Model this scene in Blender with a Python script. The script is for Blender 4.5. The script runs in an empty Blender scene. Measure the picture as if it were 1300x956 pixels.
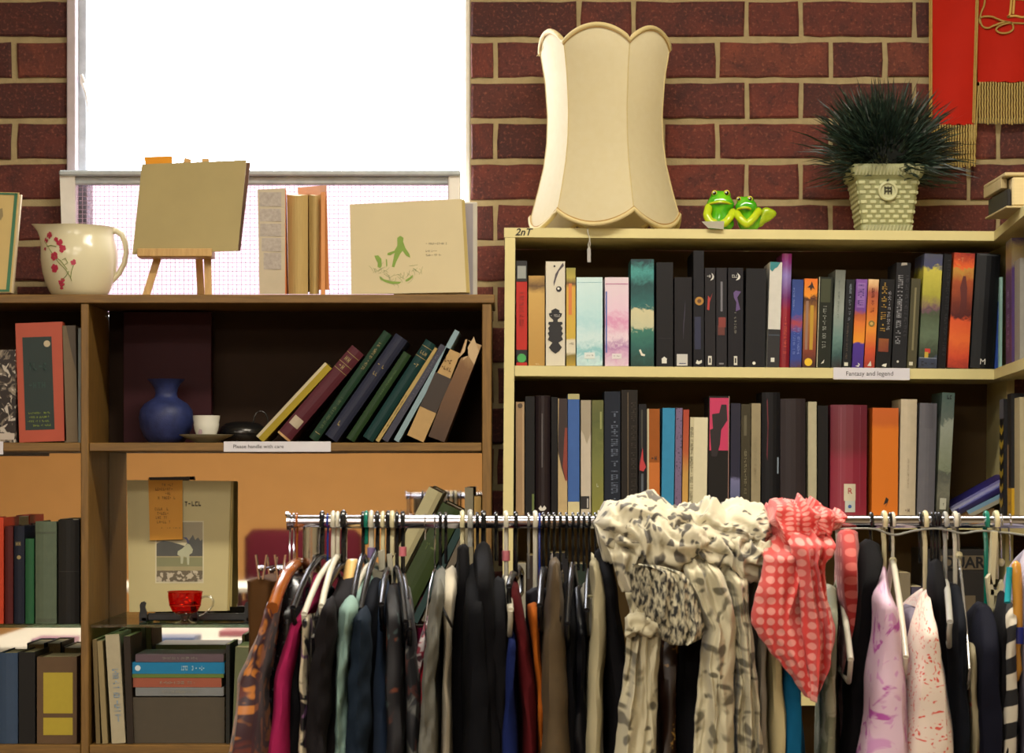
import bpy, math, random
from mathutils import Vector, Matrix, noise
R_ = random.Random(7)
PI = math.pi
S = bpy.context.scene
COL = S.collection
# ---------------------------------------------------------------- camera
F = 3000.0                                   # focal length in pixels of the 1300 px wide frame
cam_d = bpy.data.cameras.new('camera'); cam = bpy.data.objects.new('camera', cam_d); COL.objects.link(cam)
cam.location = (0, 0, 1.45); cam.rotation_euler = (PI/2, 0, 0)
cam_d.sensor_width = 36; cam_d.lens = F/1300*36; cam_d.shift_y = 122/1300
cam_d.clip_start = .05
cam_d.dof.use_dof = True; cam_d.dof.focus_distance = 4.1; cam_d.dof.aperture_fstop = 14
S.camera = cam
# ---------------------------------------------------------------- sky, lamps, exposure
wd = bpy.data.worlds.new('sky'); S.world = wd; wd.use_nodes = True
bg = wd.node_tree.nodes['Background']; bg.inputs[0].default_value = (1, .985, 1, 1); bg.inputs[1].default_value = 13.0
def area(name, loc, rot, sx, sy, e, col):
    l = bpy.data.lights.new(name, 'AREA'); l.shape = 'RECTANGLE'; l.size = sx; l.size_y = sy; l.energy = e; l.color = col
    o = bpy.data.objects.new(name, l); o.location = loc; o.rotation_euler = rot; COL.objects.link(o); return o
area('ceiling_lamp_near', (.45, 3.3, 3.1), (0, 0, 0), 1.3, .2, 46, (1, .93, .79))
area('ceiling_lamp_mid', (-.6, 1.2, 3.1), (0, 0, 0), 1.5, .5, 46, (1, .93, .80))
area('ceiling_lamp_back', (-1.2, -3.2, 3.1), (0, 0, 0), 2.0, 1.0, 215, (1, .92, .80))
area('ceiling_lamp_far_left', (-3, .5, 3.1), (0, 0, 0), 1.2, .5, 50, (1, .92, .80))
pt = area('window_portal', (-.52, 5.2, 2.35), (-PI/2, 0, 0), .86, 1.12, 10, (1, 1, 1)); pt.data.cycles.is_portal = True
S.view_settings.view_transform = 'Standard'; S.view_settings.look = 'None'; S.view_settings.gamma = 1
S.view_settings.use_curve_mapping = False; S.view_settings.exposure = 0.35
# ---------------------------------------------------------------- helpers
def X(x, d): return (x-650)*d/F
def Z(y, d): return 1.45-(y-600)*d/F
def P(x, y, d): return Vector((X(x, d), d, Z(y, d)))
def lin(h):
    if not isinstance(h, str): return tuple(h)+(1,)
    h = h.lstrip('#'); v = [int(h[i:i+2], 16)/255 for i in (0, 2, 4)]
    return tuple((c/12.92 if c <= .04045 else ((c+.055)/1.055)**2.4) for c in v)+(1,)
class MB:
    def __init__(s): s.v = []; s.f = []; s.m = []; s.uv = {}
    def add(s, vs, fs, mi=0, uvs=None):
        b = len(s.v); s.v += [Vector(p) for p in vs]
        for k, f in enumerate(fs):
            if uvs: s.uv[len(s.f)] = uvs[k]
            s.f.append(tuple(i+b for i in f)); s.m.append(mi)
        return s
    def box(s, a, b, mi=0, rot=None, piv=None):
        x0, y0, z0 = a; x1, y1, z1 = b
        vs = [Vector(p) for p in ((x0,y0,z0),(x1,y0,z0),(x1,y1,z0),(x0,y1,z0),(x0,y0,z1),(x1,y0,z1),(x1,y1,z1),(x0,y1,z1))]
        if rot is not None:
            piv = Vector(piv or vs[0]); vs = [rot @ (p-piv)+piv for p in vs]
        return s.add(vs, [(3,2,1,0),(4,5,6,7),(0,1,5,4),(1,2,6,5),(2,3,7,6),(3,0,4,7)], mi)
    def bbox(s, a, b, r=.002, mi=0):                                # box with chamfered edges
        x0, y0, z0 = a; x1, y1, z1 = b; c = [(x0+x1)/2, (y0+y1)/2, (z0+z1)/2]
        r = min(r, abs(x1-x0)*.4, abs(y1-y0)*.4, abs(z1-z0)*.4)
        vs = []; idx = {}
        for i in (0, 1):
            for j in (0, 1):
                for k in (0, 1):
                    p = [(x0, x1)[i], (y0, y1)[j], (z0, z1)[k]]
                    for ax in range(3):
                        q = [p[n]+(r if p[n] < c[n] else -r) for n in range(3)]; q[ax] = p[ax]
                        idx[(i, j, k, ax)] = len(vs); vs.append(q)
        fs = []
        for ax in range(3):
            o = [n for n in range(3) if n != ax]
            for e in (0, 1):
                ring = []
                for a_, b_ in ((0,0),(1,0),(1,1),(0,1)):
                    t = [0,0,0]; t[ax] = e; t[o[0]] = a_; t[o[1]] = b_; ring.append(idx[(*t, ax)])
                if (e == 0) != (ax == 1): ring.reverse()
                fs.append(ring)
        for ax in range(3):                                          # edge strips along ax
            o = [n for n in range(3) if n != ax]
            for a_ in (0, 1):
                for b_ in (0, 1):
                    t0 = [0,0,0]; t1 = [0,0,0]; t1[ax] = 1
                    for t in (t0, t1): t[o[0]] = a_; t[o[1]] = b_
                    q = [idx[(*t0, o[0])], idx[(*t1, o[0])], idx[(*t1, o[1])], idx[(*t0, o[1])]]
                    fs.append(q)
        for i in (0, 1):
            for j in (0, 1):
                for k in (0, 1): fs.append([idx[(i,j,k,0)], idx[(i,j,k,1)], idx[(i,j,k,2)]])
        C_ = Vector(c); out = []
        for f in fs:
            p = [Vector(vs[n]) for n in f]; nn = (p[1]-p[0]).cross(p[2]-p[0])
            if nn.dot(sum(p, Vector())/len(p)-C_) < 0: f = f[::-1]
            out.append(tuple(f))
        return s.add(vs, out, mi)
    def loft(s, rings, mi=0, cap=True, closed=True, uv=False, uvf=None):
        n = len(rings[0]); vs = [p for r in rings for p in r]; fs = []; uvs = []
        m = n if closed else n-1
        if uv:
            us = [0]
            rr = rings[len(rings)//2]
            for i in range(n): us.append(us[-1]+(Vector(rr[(i+1) % n])-Vector(rr[i])).length)
            vv = [0]
            for i in range(1, len(rings)): vv.append(vv[-1]+max((Vector(rings[i][0])-Vector(rings[i-1][0])).length, (Vector(rings[i][n//2])-Vector(rings[i-1][n//2])).length))
        for i in range(len(rings)-1):
            for j in range(m):
                k = (j+1) % n
                fs.append((i*n+j, (i+1)*n+j, (i+1)*n+k, i*n+k))
                if uvf: uvs.append((uvf(i, j), uvf(i+1, j), uvf(i+1, j+1), uvf(i, j+1)))
                elif uv: uvs.append(((us[j], vv[i]), (us[j], vv[i+1]), (us[j+1], vv[i+1]), (us[j+1], vv[i])))
        if cap and closed:
            fs.append(tuple(range(n))); fs.append(tuple(reversed(range((len(rings)-1)*n, len(rings)*n))))
            if uvf: uvs += [tuple(uvf(0, j) for j in range(n)), tuple(uvf(len(rings)-1, j) for j in reversed(range(n)))]
            elif uv: uvs.append(tuple((us[j], vv[0]) for j in range(n))); uvs.append(tuple((us[j], vv[-1]) for j in reversed(range(n))))
        return s.add(vs, fs, mi, uvs if (uv or uvf) else None)
    def tube(s, pts, r, n=8, mi=0, closed=False):
        pts = [Vector(p) for p in pts]; rings = []; L = len(pts); up = None
        for i, p in enumerate(pts):
            if closed: t = pts[(i+1) % L]-pts[i-1]
            else: t = pts[min(i+1, L-1)]-pts[max(i-1, 0)]
            t.normalize()
            if up is None:
                up = Vector((0, 0, 1)) if abs(t.z) < .9 else Vector((1, 0, 0))
            u = (up-t*up.dot(t)).normalized(); w = t.cross(u); up = u
            rr = r[i] if isinstance(r, (list, tuple)) else r
            rings.append([p+(u*math.cos(2*PI*k/n)+w*math.sin(2*PI*k/n))*rr for k in range(n)])
        if closed: rings.append(rings[0])
        return s.loft(rings, mi, cap=not closed)
    def lathe(s, prof, c, n=32, mi=0, fn=None, cap=True):           # prof [(r, z)], c = axis base
        rings = []
        for r, z in prof:
            ring = []
            for k in range(n):
                a = -2*PI*k/n; p = Vector((c[0]+r*math.cos(a), c[1]+r*math.sin(a), c[2]+z))
                ring.append(fn(p, a, r, z) if fn else p)
            rings.append(ring)
        return s.loft(rings[::-1], mi, cap)
    def ext(s, pts, y0, y1, mi=0):                                   # polygon in x,z extruded along y
        n = len(pts); vs = [(p[0], y0, p[1]) for p in pts]+[(p[0], y1, p[1]) for p in pts]
        A = sum(pts[i][0]*pts[(i+1) % n][1]-pts[(i+1) % n][0]*pts[i][1] for i in range(n))
        fs = [tuple(range(n)), tuple(reversed(range(n, 2*n)))]+[(i, n+i, n+(i+1) % n, (i+1) % n) for i in range(n)]
        if A < 0: fs = [f[::-1] for f in fs]
        return s.add(vs, fs, mi)
    def disc(s, c, r, y, t=.0008, mi=0, n=18, sz=1):
        return s.ext([(c[0]+r*math.cos(2*PI*k/n), c[1]+r*sz*math.sin(2*PI*k/n)) for k in range(n)], y-t, y, mi)
MC = {}
def new_mat(key):
    m = bpy.data.materials.new(key); m.use_nodes = True; nt = m.node_tree; b = nt.nodes['Principled BSDF']
    return m, nt, b
def tex(nt, kind='Object', scale=None):
    tc = nt.nodes.new('ShaderNodeTexCoord'); out = tc.outputs[kind]
    if scale:
        mp = nt.nodes.new('ShaderNodeMapping'); mp.inputs['Scale'].default_value = scale; nt.links.new(out, mp.inputs[0]); out = mp.outputs[0]
    return out
def noi(nt, vec, scale, det=3, dist=0, rough=.5):
    n = nt.nodes.new('ShaderNodeTexNoise'); n.inputs['Scale'].default_value = scale; n.inputs['Detail'].default_value = det
    n.inputs['Distortion'].default_value = dist; n.inputs['Roughness'].default_value = rough; nt.links.new(vec, n.inputs['Vector']); return n.outputs['Fac']
def ramp(nt, fac, stops, interp='LINEAR'):
    r = nt.nodes.new('ShaderNodeValToRGB'); r.color_ramp.interpolation = interp; nt.links.new(fac, r.inputs[0]); e = r.color_ramp.elements
    stops = sorted(stops, key=lambda q: q[0]); e[0].position = stops[0][0]; e[0].color = lin(stops[0][1]); e[1].position = stops[-1][0]; e[1].color = lin(stops[-1][1])
    for p, c in stops[1:-1]: k = e.new(p); k.color = lin(c)
    return r.outputs[0]
def mth(nt, op, a, b=None, c=None):
    n = nt.nodes.new('ShaderNodeMath'); n.operation = op
    for i, q in enumerate((a, b, c)):
        if q is None: continue
        if isinstance(q, (int, float)): n.inputs[i].default_value = q
        else: nt.links.new(q, n.inputs[i])
    return n.outputs[0]
def mixc(nt, fac, a, b):
    n = nt.nodes.new('ShaderNodeMix'); n.data_type = 'RGBA'
    for i, q in ((0, fac), (6, a), (7, b)):
        if isinstance(q, (int, float)): n.inputs[i].default_value = q
        elif isinstance(q, (str, tuple)): n.inputs[i].default_value = lin(q) if isinstance(q, str) else q
        else: nt.links.new(q, n.inputs[i])
    return n.outputs[2]
def bump(nt, b, h, st=.3, d=.002):
    n = nt.nodes.new('ShaderNodeBump'); n.inputs['Strength'].default_value = st; n.inputs['Distance'].default_value = d
    nt.links.new(h, n.inputs['Height']); nt.links.new(n.outputs[0], b.inputs['Normal'])
def mat(c, rough=.55, var=.18, sc=25, bmp=0, metal=0, spec=.5, stretch=None):
    k = ('m', c, rough, var, sc, bmp, metal, spec, stretch)
    if k in MC: return MC[k]
    m, nt, b = new_mat('plain_'+str(c).strip('#')); v = tex(nt, 'Object', stretch); n = noi(nt, v, sc, 4)
    l = lin(c); lo = tuple(x*(1-var) for x in l[:3])+(1,); hi = tuple(min(1, x*(1+var)) for x in l[:3])+(1,)
    nt.links.new(mixc(nt, n, lo, hi), b.inputs['Base Color'])
    b.inputs['Roughness'].default_value = rough; b.inputs['Metallic'].default_value = metal; b.inputs['Specular IOR Level'].default_value = spec
    if bmp: bump(nt, b, noi(nt, v, sc*6, 3), bmp)
    MC[k] = m; return m
def bands(stops, amt=.05, sc=25, rough=.4, interp='LINEAR', bmp=0):   # colour bands along the height, edges broken by noise
    m, nt, b = new_mat('printed_cover'); g = tex(nt, 'Generated'); sx = nt.nodes.new('ShaderNodeSeparateXYZ'); nt.links.new(g, sx.inputs[0])
    n = noi(nt, tex(nt, 'Object'), sc, 5, 1.2, .6)
    f = mth(nt, 'ADD', sx.outputs[2], mth(nt, 'MULTIPLY', mth(nt, 'SUBTRACT', n, .5), amt))
    nt.links.new(ramp(nt, f, stops, interp), b.inputs['Base Color']); b.inputs['Roughness'].default_value = rough
    return m
def blot(c1, c2, sc=60, lo=.5, hi=.55, rough=.7, coord='UV', dist=0, c3=None, bmp=0, asp=None):     # blotches of c2 (and c3) on c1
    m, nt, b = new_mat('blotched_cloth'); v = tex(nt, coord, asp); f = noi(nt, v, sc, 3, dist)
    col = mixc(nt, ramp(nt, f, [(lo, (0,0,0)), (hi, (1,1,1))]), c1, c2)
    if c3:
        f2 = noi(nt, tex(nt, coord, (1.3, .8, 1)), sc*1.4, 2, dist); col = mixc(nt, ramp(nt, f2, [(.60, (0,0,0)), (.64, (1,1,1))]), col, c3)
    nt.links.new(col, b.inputs['Base Color']); b.inputs['Roughness'].default_value = rough
    if bmp: bump(nt, b, noi(nt, v, sc*5), bmp)
    return m
def voro(base, spot, sc, thr, rnd=1.0, dist=.0, rough=.8, asp=None, inner=None, smooth=.04):        # spots on UV cloth
    m, nt, b = new_mat('spotted_cloth'); v = tex(nt, 'UV', asp)
    if dist:
        nz = nt.nodes.new('ShaderNodeTexNoise'); nz.inputs['Scale'].default_value = sc*.7; nt.links.new(v, nz.inputs['Vector'])
        va = nt.nodes.new('ShaderNodeVectorMath'); va.operation = 'SCALE'; va.inputs['Scale'].default_value = dist/sc*10; nt.links.new(nz.outputs['Color'], va.inputs[0])
        vb = nt.nodes.new('ShaderNodeVectorMath'); vb.operation = 'ADD'; nt.links.new(v, vb.inputs[0]); nt.links.new(va.outputs[0], vb.inputs[1]); v = vb.outputs[0]
    w = nt.nodes.new('ShaderNodeTexVoronoi'); w.inputs['Scale'].default_value = sc; w.inputs['Randomness'].default_value = rnd; nt.links.new(v, w.inputs['Vector'])
    col = mixc(nt, ramp(nt, w.outputs['Distance'], [(thr-smooth, (1,1,1)), (thr+smooth, (0,0,0))]), base, spot)
    if inner: col = mixc(nt, ramp(nt, noi(nt, v, sc*.6, 2), [(.55, (0,0,0)), (.6, (1,1,1))]), col, inner)
    nt.links.new(col, b.inputs['Base Color']); b.inputs['Roughness'].default_value = rough; b.inputs['Sheen Weight'].default_value = .15
    return m
def cloth(c, rough=.85, var=.25, sc=40):
    k = ('c', c, rough)
    if k in MC: return MC[k]
    m, nt, b = new_mat('cloth_'+c.strip('#')); v = tex(nt, 'Object'); n = noi(nt, v, sc, 4)
    l = lin(c); nt.links.new(mixc(nt, n, tuple(x*(1-var) for x in l[:3])+(1,), tuple(min(1, x*(1+var)) for x in l[:3])+(1,)), b.inputs['Base Color'])
    b.inputs['Roughness'].default_value = rough; b.inputs['Specular IOR Level'].default_value = .12
    bump(nt, b, noi(nt, v, 420, 2), .25, .001); MC[k] = m; return m
def wood(c1, c2, stretch=(2, 20, 20), sc=6, rough=.5):
    k = ('w', c1, c2, stretch)
    if k in MC: return MC[k]
    m, nt, b = new_mat('wood'); v = tex(nt, 'Object', stretch); n = noi(nt, v, sc, 5, .6, .6)
    nt.links.new(ramp(nt, n, [(.3, c1), (.7, c2)]), b.inputs['Base Color']); b.inputs['Roughness'].default_value = rough; bump(nt, b, n, .08); MC[k] = m; return m
def glass(c=(1, 1, 1), rough=.03, tint=.0, key='glass'):
    m = bpy.data.materials.new(key); m.use_nodes = True; nt = m.node_tree; nt.nodes.clear()
    o = nt.nodes.new('ShaderNodeOutputMaterial'); t = nt.nodes.new('ShaderNodeBsdfTransparent'); g = nt.nodes.new('ShaderNodeBsdfGlossy'); x = nt.nodes.new('ShaderNodeMixShader')
    t.inputs[0].default_value = lin(c) if isinstance(c, str) else tuple(c)+(1,); g.inputs['Roughness'].default_value = rough
    fr = nt.nodes.new('ShaderNodeLayerWeight'); fr.inputs[0].default_value = .5
    nt.links.new(mth(nt, 'ADD', mth(nt, 'MULTIPLY', mth(nt, 'POWER', fr.outputs['Facing'], 5), .7), .03+tint), x.inputs[0]); nt.links.new(t.outputs[0], x.inputs[1]); nt.links.new(g.outputs[0], x.inputs[2]); nt.links.new(x.outputs[0], o.inputs[0])
    return m
def obj(name, mb, mats, parent=None, smooth=False, kind=None, local=False):
    me = bpy.data.meshes.new(name)
    off = Vector((0, 0, 0))
    if parent is not None and not local:
        q = parent
        while q is not None: off = off+q.location; q = q.parent
    me.from_pydata([tuple(v-off) for v in mb.v], [], mb.f)
    if not isinstance(mats, (list, tuple)): mats = [mats]
    for m in mats: me.materials.append(m)
    me.polygons.foreach_set('material_index', mb.m)
    if mb.uv:
        uvl = me.uv_layers.new(name='UVMap')
        for p in me.polygons:
            u = mb.uv.get(p.index)
            if u:
                for li, q in zip(p.loop_indices, u): uvl.data[li].uv = q
    if smooth: me.polygons.foreach_set('use_smooth', [True]*len(me.polygons))
    me.update()
    if smooth and smooth != 'all': me.set_sharp_from_angle(angle=math.radians(50))
    o = bpy.data.objects.new(name, me); COL.objects.link(o)
    if parent is not None: o.parent = parent
    if kind: o['kind'] = kind
    return o
def tag(o, label, cat, group=None, kind=None):
    o['label'] = label; o['category'] = cat
    if group: o['group'] = group
    if kind: o['kind'] = kind
    return o
def thing(name, label, cat, loc=(0, 0, 0), group=None):
    o = bpy.data.objects.new(name, None); o.empty_display_size = .03; COL.objects.link(o); o.location = loc
    return tag(o, label, cat, group)
def struct(name, mb, m, parent=None, smooth=False):
    return obj(name, mb, m, parent, smooth, kind='structure')
def text_mb(body, size, loc, rotz=0, roty=0, mb=None, mi=0, t=.0004, shear=0, bold=0):
    """letters standing in the x,z plane facing -y, centred on loc; returned as plain mesh"""
    cu = bpy.data.curves.new('t', 'FONT'); cu.body = body; cu.size = size; cu.align_x = 'CENTER'; cu.align_y = 'CENTER'; cu.extrude = t; cu.resolution_u = 3; cu.shear = shear; cu.offset = bold
    o = bpy.data.objects.new('t', cu); COL.objects.link(o); dg = bpy.context.evaluated_depsgraph_get()
    me = bpy.data.meshes.new_from_object(o.evaluated_get(dg)); bpy.data.objects.remove(o); bpy.data.curves.remove(cu)
    M_ = Matrix.Translation(Vector(loc)) @ Matrix.Rotation(roty, 4, 'Y') @ Matrix.Rotation(PI/2, 4, 'X')
    mb = mb or MB(); mb.add([M_ @ v.co for v in me.vertices], [tuple(p.vertices) for p in me.polygons], mi); bpy.data.meshes.remove(me); return mb
WHITE = mat('#d8d4cc', .5); BLACK = mat('#111013', .45); PAGE = mat('#c9b98f', .8, .25, 120, stretch=(6, 1, 1)); PAGEW = mat('#d6cdb4', .8, .2, 120)
CHROME = mat('#b8b8c2', .12, .05, metal=1)
# ================================================================ THE ROOM
DW = 5.06                                     # brick faces
bk = new_mat('brick'); BRICK, nt, b = bk
oi = nt.nodes.new('ShaderNodeObjectInfo'); v = tex(nt, 'Object'); va = nt.nodes.new('ShaderNodeVectorMath'); va.operation = 'ADD'
cb = nt.nodes.new('ShaderNodeCombineXYZ'); nt.links.new(mth(nt, 'MULTIPLY', oi.outputs['Random'], 40), cb.inputs[0]); nt.links.new(v, va.inputs[0]); nt.links.new(cb.outputs[0], va.inputs[1])
n1 = noi(nt, va.outputs[0], 16, 5, .5, .65); n2 = noi(nt, va.outputs[0], 150, 3)
c0 = ramp(nt, oi.outputs['Random'], [(0, '#48201b'), (.3, '#5f2a21'), (.6, '#703226'), (.85, '#4c2420'), (1, '#7c3d2b')])
c1 = mixc(nt, ramp(nt, n1, [(.35, (0,0,0)), (.75, (1,1,1))]), c0, '#3a1d1d')
c2 = mixc(nt, ramp(nt, n2, [(.55, (0,0,0)), (.72, (.45,.45,.45))]), c1, '#9a5a44')
c2 = mixc(nt, ramp(nt, noi(nt, va.outputs[0], 95, 4, 0, .7), [(.30, (.7,.7,.7)), (.46, (0,0,0))]), c2, '#2c1414')
nt.links.new(c2, b.inputs['Base Color']); b.inputs['Roughness'].default_value = .85; bump(nt, b, n2, .5, .003)
MORTAR = mat('#a1906a', .9, .3, 45, .6)
PAINT = mat('#b9ab8a', .8, .06, 8); ORANGE = mat('#e2aa66', .85, .08, 6)
WX0, WX1 = X(86, DW), X(597, DW); WZ0 = Z(402, DW); WZ1 = 3.0
m = MB(); my = DW+.006
for a, c in (((-4.5, my, 0), (WX0, my+.1, 3.2)), ((WX1, my, 0), (1.55, my+.1, 3.2)), ((WX0, my, 0), (WX1, my+.1, WZ0)), ((WX0, my, WZ1), (WX1, my+.1, 3.2))): m.box(a, c)
wall = struct('wall_back', m, MORTAR)
# bricks, Flemish bond; stretcher 138 px, header 63 px, course 51.7 px
def brick_mesh(w, h, seed):
    rr = random.Random(seed); q = MB(); per = []; nl = 6 if w > .17 else 3
    for i in range(nl): per.append((-w/2+w*i/nl, -h/2))
    for i in range(2): per.append((w/2, -h/2+h*i/2))
    for i in range(nl): per.append((w/2-w*i/nl, h/2))
    for i in range(2): per.append((-w/2, h/2-h*i/2))
    per = [(x+rr.uniform(-.0017, .0017), z+rr.uniform(-.0017, .0017)) for x, z in per]
    rings = [[Vector((x*(1-.005/abs(w/2))*1, 0+rr.uniform(-.001, .001), z*(1-.004/(h/2)))) for x, z in per], [Vector((x, .0035, z)) for x, z in per], [Vector((x, .05, z)) for x, z in per]]
    q.loft(rings)
    me = bpy.data.meshes.new('brick'); me.from_pydata([tuple(p) for p in q.v], [], q.f); me.materials.append(BRICK); return me
SB = [brick_mesh(.2345, .074, i) for i in range(7)]; HB = [brick_mesh(.1085, .074, 50+i) for i in range(5)]
rest = MB(); nb = 0
def put_brick(x0, x1, k):
    """x0..x1 in px on the wall; course k counted down from the top of the picture"""
    global nb
    ytop = 2+51.7*k
    if x1-x0 < 10: return
    w = (x1-x0)*DW/F; cx = X((x0+x1)/2, DW); cz = Z(ytop+22, DW)
    vis = (-1 <= k <= 6 and -90 < x1 and x0 < 1390) or (7 <= k <= 17 and x1 > 590 and x0 < 680)
    if vis and nb < 296:
        nb += 1; long = w > .17
        o = bpy.data.objects.new('brick', R_.choice(SB if long else HB)); COL.objects.link(o); o.parent = wall
        o.location = (cx, DW+R_.uniform(-.002, .0025), cz); o.scale = (w/(.2345 if long else .1085), 1, 1); o.rotation_euler = (0, R_.uniform(-.005, .005), 0)
    else: rest.box((cx-w/2, DW, cz-.037), (cx+w/2, DW+.05, cz+.037))
for k in range(-4, 23):
    A = k % 2 == 0
    for j in range(-8, 4):                      # right of the window
        s0 = 807+213*j if A else 914+213*j
        for (x0, x1) in ((s0, s0+138), (s0+144, s0+207)):
            if x1 > 1550: continue
            if 2+51.7*k > 402:
                if x1 > -2000: put_brick(x0, x1, k)
            else:
                if x1 > 600: put_brick(max(x0, 598), x1, k)
    if 2+51.7*k <= 402:
        x = 85; tog = A
        while x > -1500:
            w = 138 if tog else 63
            put_brick(x-w, x, k); x -= w+8; tog = not tog
obj('brick', rest, BRICK, wall, kind='stuff')
m = MB(); m.box((-4.5, -7.1, -.05), (1.55, 5.2, 0)); struct('floor', m, mat('#5d5148', .9, .2, 60))
m = MB(); m.box((-4.5, -7.1, 3.2), (1.55, 5.2, 3.25)); struct('ceiling', m, PAINT)
m = MB(); m.box((-4.6, -7.1, 0), (-4.5, 5.2, 3.2)); struct('wall_left', m, PAINT)
m = MB(); m.box((1.55, -7.1, 0), (1.65, 5.2, 3.2)); struct('wall_right', m, PAINT)
m = MB(); m.box((-4.5, -7.1, 0), (1.55, -7, 3.2)); struct('wall_behind_camera', m, ORANGE)
m = MB(); m.box((-4.5, -7, 0), (1.55, -6.98, .12)); struct('baseboard_back', m, PAINT)
# ---------------------------------------------------------------- window
WP = mat('#b9adb4', .6, .2, 30, .2); WP2 = mat('#a9b0b4', .6, .3, 40, .2)
win = thing('window_1', 'tall white painted window', 'window', (WX0, DW, WZ0)); del win['category']; del win['label']; win['kind'] = 'structure'
m = MB(); m.bbox((WX0, DW-.012, WZ0), (X(97.5, DW), DW+.11, WZ1)); obj('window_jamb', m, WP, win)
m = MB(); m.bbox((X(99.5, DW+.03), DW+.02, WZ0), (X(111, DW+.03), DW+.10, WZ1)); obj('window_frame', m, WP2, win)
m = MB(); m.bbox((X(590, DW), DW+.02, WZ0), (WX1, DW+.11, WZ1)); obj('window_jamb', m, WHITE, win)
m = MB(); m.bbox((WX0, DW-.01, WZ0-.03), (WX1, DW+.11, WZ0)); obj('window_sill', m, WP, win)
m = MB(); m.box((X(98, DW), DW+.075, Z(218, DW)), (X(596, DW), DW+.079, WZ1)); obj('window_pane', m, glass((.96, .97, 1)), win)
ds = DW-.03                                   # the lower sash opens inwards, in front of the frame
sash = thing('hopper_sash', '', ''); 
for q in ('label', 'category'): del sash[q]
sash.parent = win; sash.location = Vector((X(78, ds), ds, Z(400, ds)))-win.location
m = MB(); m.bbox((X(78, ds), ds-.03, Z(225, ds)), (X(585, ds), ds+.02, Z(218, ds)), .003); m.bbox((X(84, ds), ds-.012, Z(235, ds)), (X(582, ds), ds+.012, Z(224, ds)), .003); obj('top_rail', m, WP2, sash)
m = MB(); m.ext([(X(78, ds), Z(222, ds)), (X(97, ds), Z(222, ds)), (X(99, ds), Z(400, ds)), (X(84, ds), Z(400, ds))], ds-.02, ds+.015); obj('stile', m, WHITE, sash)
m = MB(); m.bbox((X(569, ds), ds-.02, Z(400, ds)), (X(585, ds), ds+.015, Z(222, ds)), .003); obj('stile', m, WHITE, sash)
m = MB(); m.box((X(97, ds), ds, Z(400, ds)), (X(570, ds), ds+.004, Z(232, ds))); obj('glass_pane', m, glass((.34, .285, .308), .2, .0, 'pink_obscured_glass'), sash)
m = MB(); x = 99
while x < 569: m.box((X(x, ds), ds-.0015, Z(400, ds)), (X(x+.42, ds), ds-.0003, Z(233, ds))); x += 5.6
y = 238
while y < 399: m.box((X(98, ds), ds-.0015, Z(y+.42, ds)), (X(569, ds), ds-.0003, Z(y, ds))); y += 5.6
obj('wire_mesh', m, mat('#c4a4b4', .5), sash, kind='stuff')
m = MB(); d = DW+.008
pts = [P(104, 98, d), P(103.5, 104, d), P(106, 111, d-.004), P(109, 118, d-.004), P(111, 132, d), P(112.5, 152, d), P(114.5, 180, d), P(117, 196, d), P(120, 206, d)]
m.tube(pts, [.004, .0035, .003, .0022, .0018, .0016, .0014, .0013, .001], 7); m.tube([P(103, 95, d), P(105, 100, d), P(107, 106, d)], .0045, 7)
tag(obj('sash_cord', m, WHITE, None, True), 'frayed white cord hanging from the left frame of the window', 'cord')
# cobweb at the right of the sash
# ---------------------------------------------------------------- the part of the room seen in the mirror
c = thing('armchair', 'maroon high backed armchair reflected in the mirror back of the brown bookcase', 'chair', (-1.35, -5, 0)); MAR = cloth('#4c131f')
m = MB(); m.bbox((-1.7, -5.12, .35), (-.95, -4.98, 1.09), .05); obj('backrest', m, MAR, c, True)
m = MB(); m.bbox((-1.66, -4.98, .22), (-.99, -4.4, .46), .05); obj('seat', m, MAR, c, True)
for xx in (-1.74, -.99): m = MB(); m.bbox((xx, -5.08, .1), (xx+.09, -4.38, .64), .03); obj('armrest', m, MAR, c, True)
for xx in (-1.66, -1.02):
    for yy in (-5.05, -4.45): m = MB(); m.bbox((xx, yy, 0), (xx+.05, yy+.05, .24)); obj('leg', m, BLACK, c)
def table(label, x0, x1, y0, y1, z, topm):
    t = thing('table', label, 'table', ((x0+x1)/2, (y0+y1)/2, 0)); m = MB(); m.bbox((x0, y0, z-.03), (x1, y1, z), .004); obj('tabletop', m, topm, t)
    for xx in (x0+.03, x1-.08):
        for yy in (y0+.03, y1-.08): m = MB(); m.bbox((xx, yy, 0), (xx+.045, yy+.045, z-.03)); obj('leg', m, mat('#4a1c20', .5), t)
table('white topped table nearest the mirror back, reflected below the glass shelf', -2.2, -1.0, -.9, .5, .75, mat('#e0dccf', .5))
table('white topped table beside the maroon armchair, reflected behind the ruby glass cup', -2.6, -1.5, -4.2, -3.4, .80, mat('#e0dccf', .5))
for i, (xx, yy, cc, w) in enumerate(((-1.95, .2, '#a06a90', .16), (-1.5, .1, '#5a6fa0', .2), (-1.25, -.3, '#b06070', .14))):
    m = MB(); m.bbox((xx, yy, .7505), (xx+w, yy+.22, .775), .003)
    tag(obj('magazine', m, mat(cc, .4)), ['lilac magazine', 'blue magazine', 'rose pink magazine'][i]+' lying on the reflected white table below the glass shelf', 'magazine')
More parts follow.
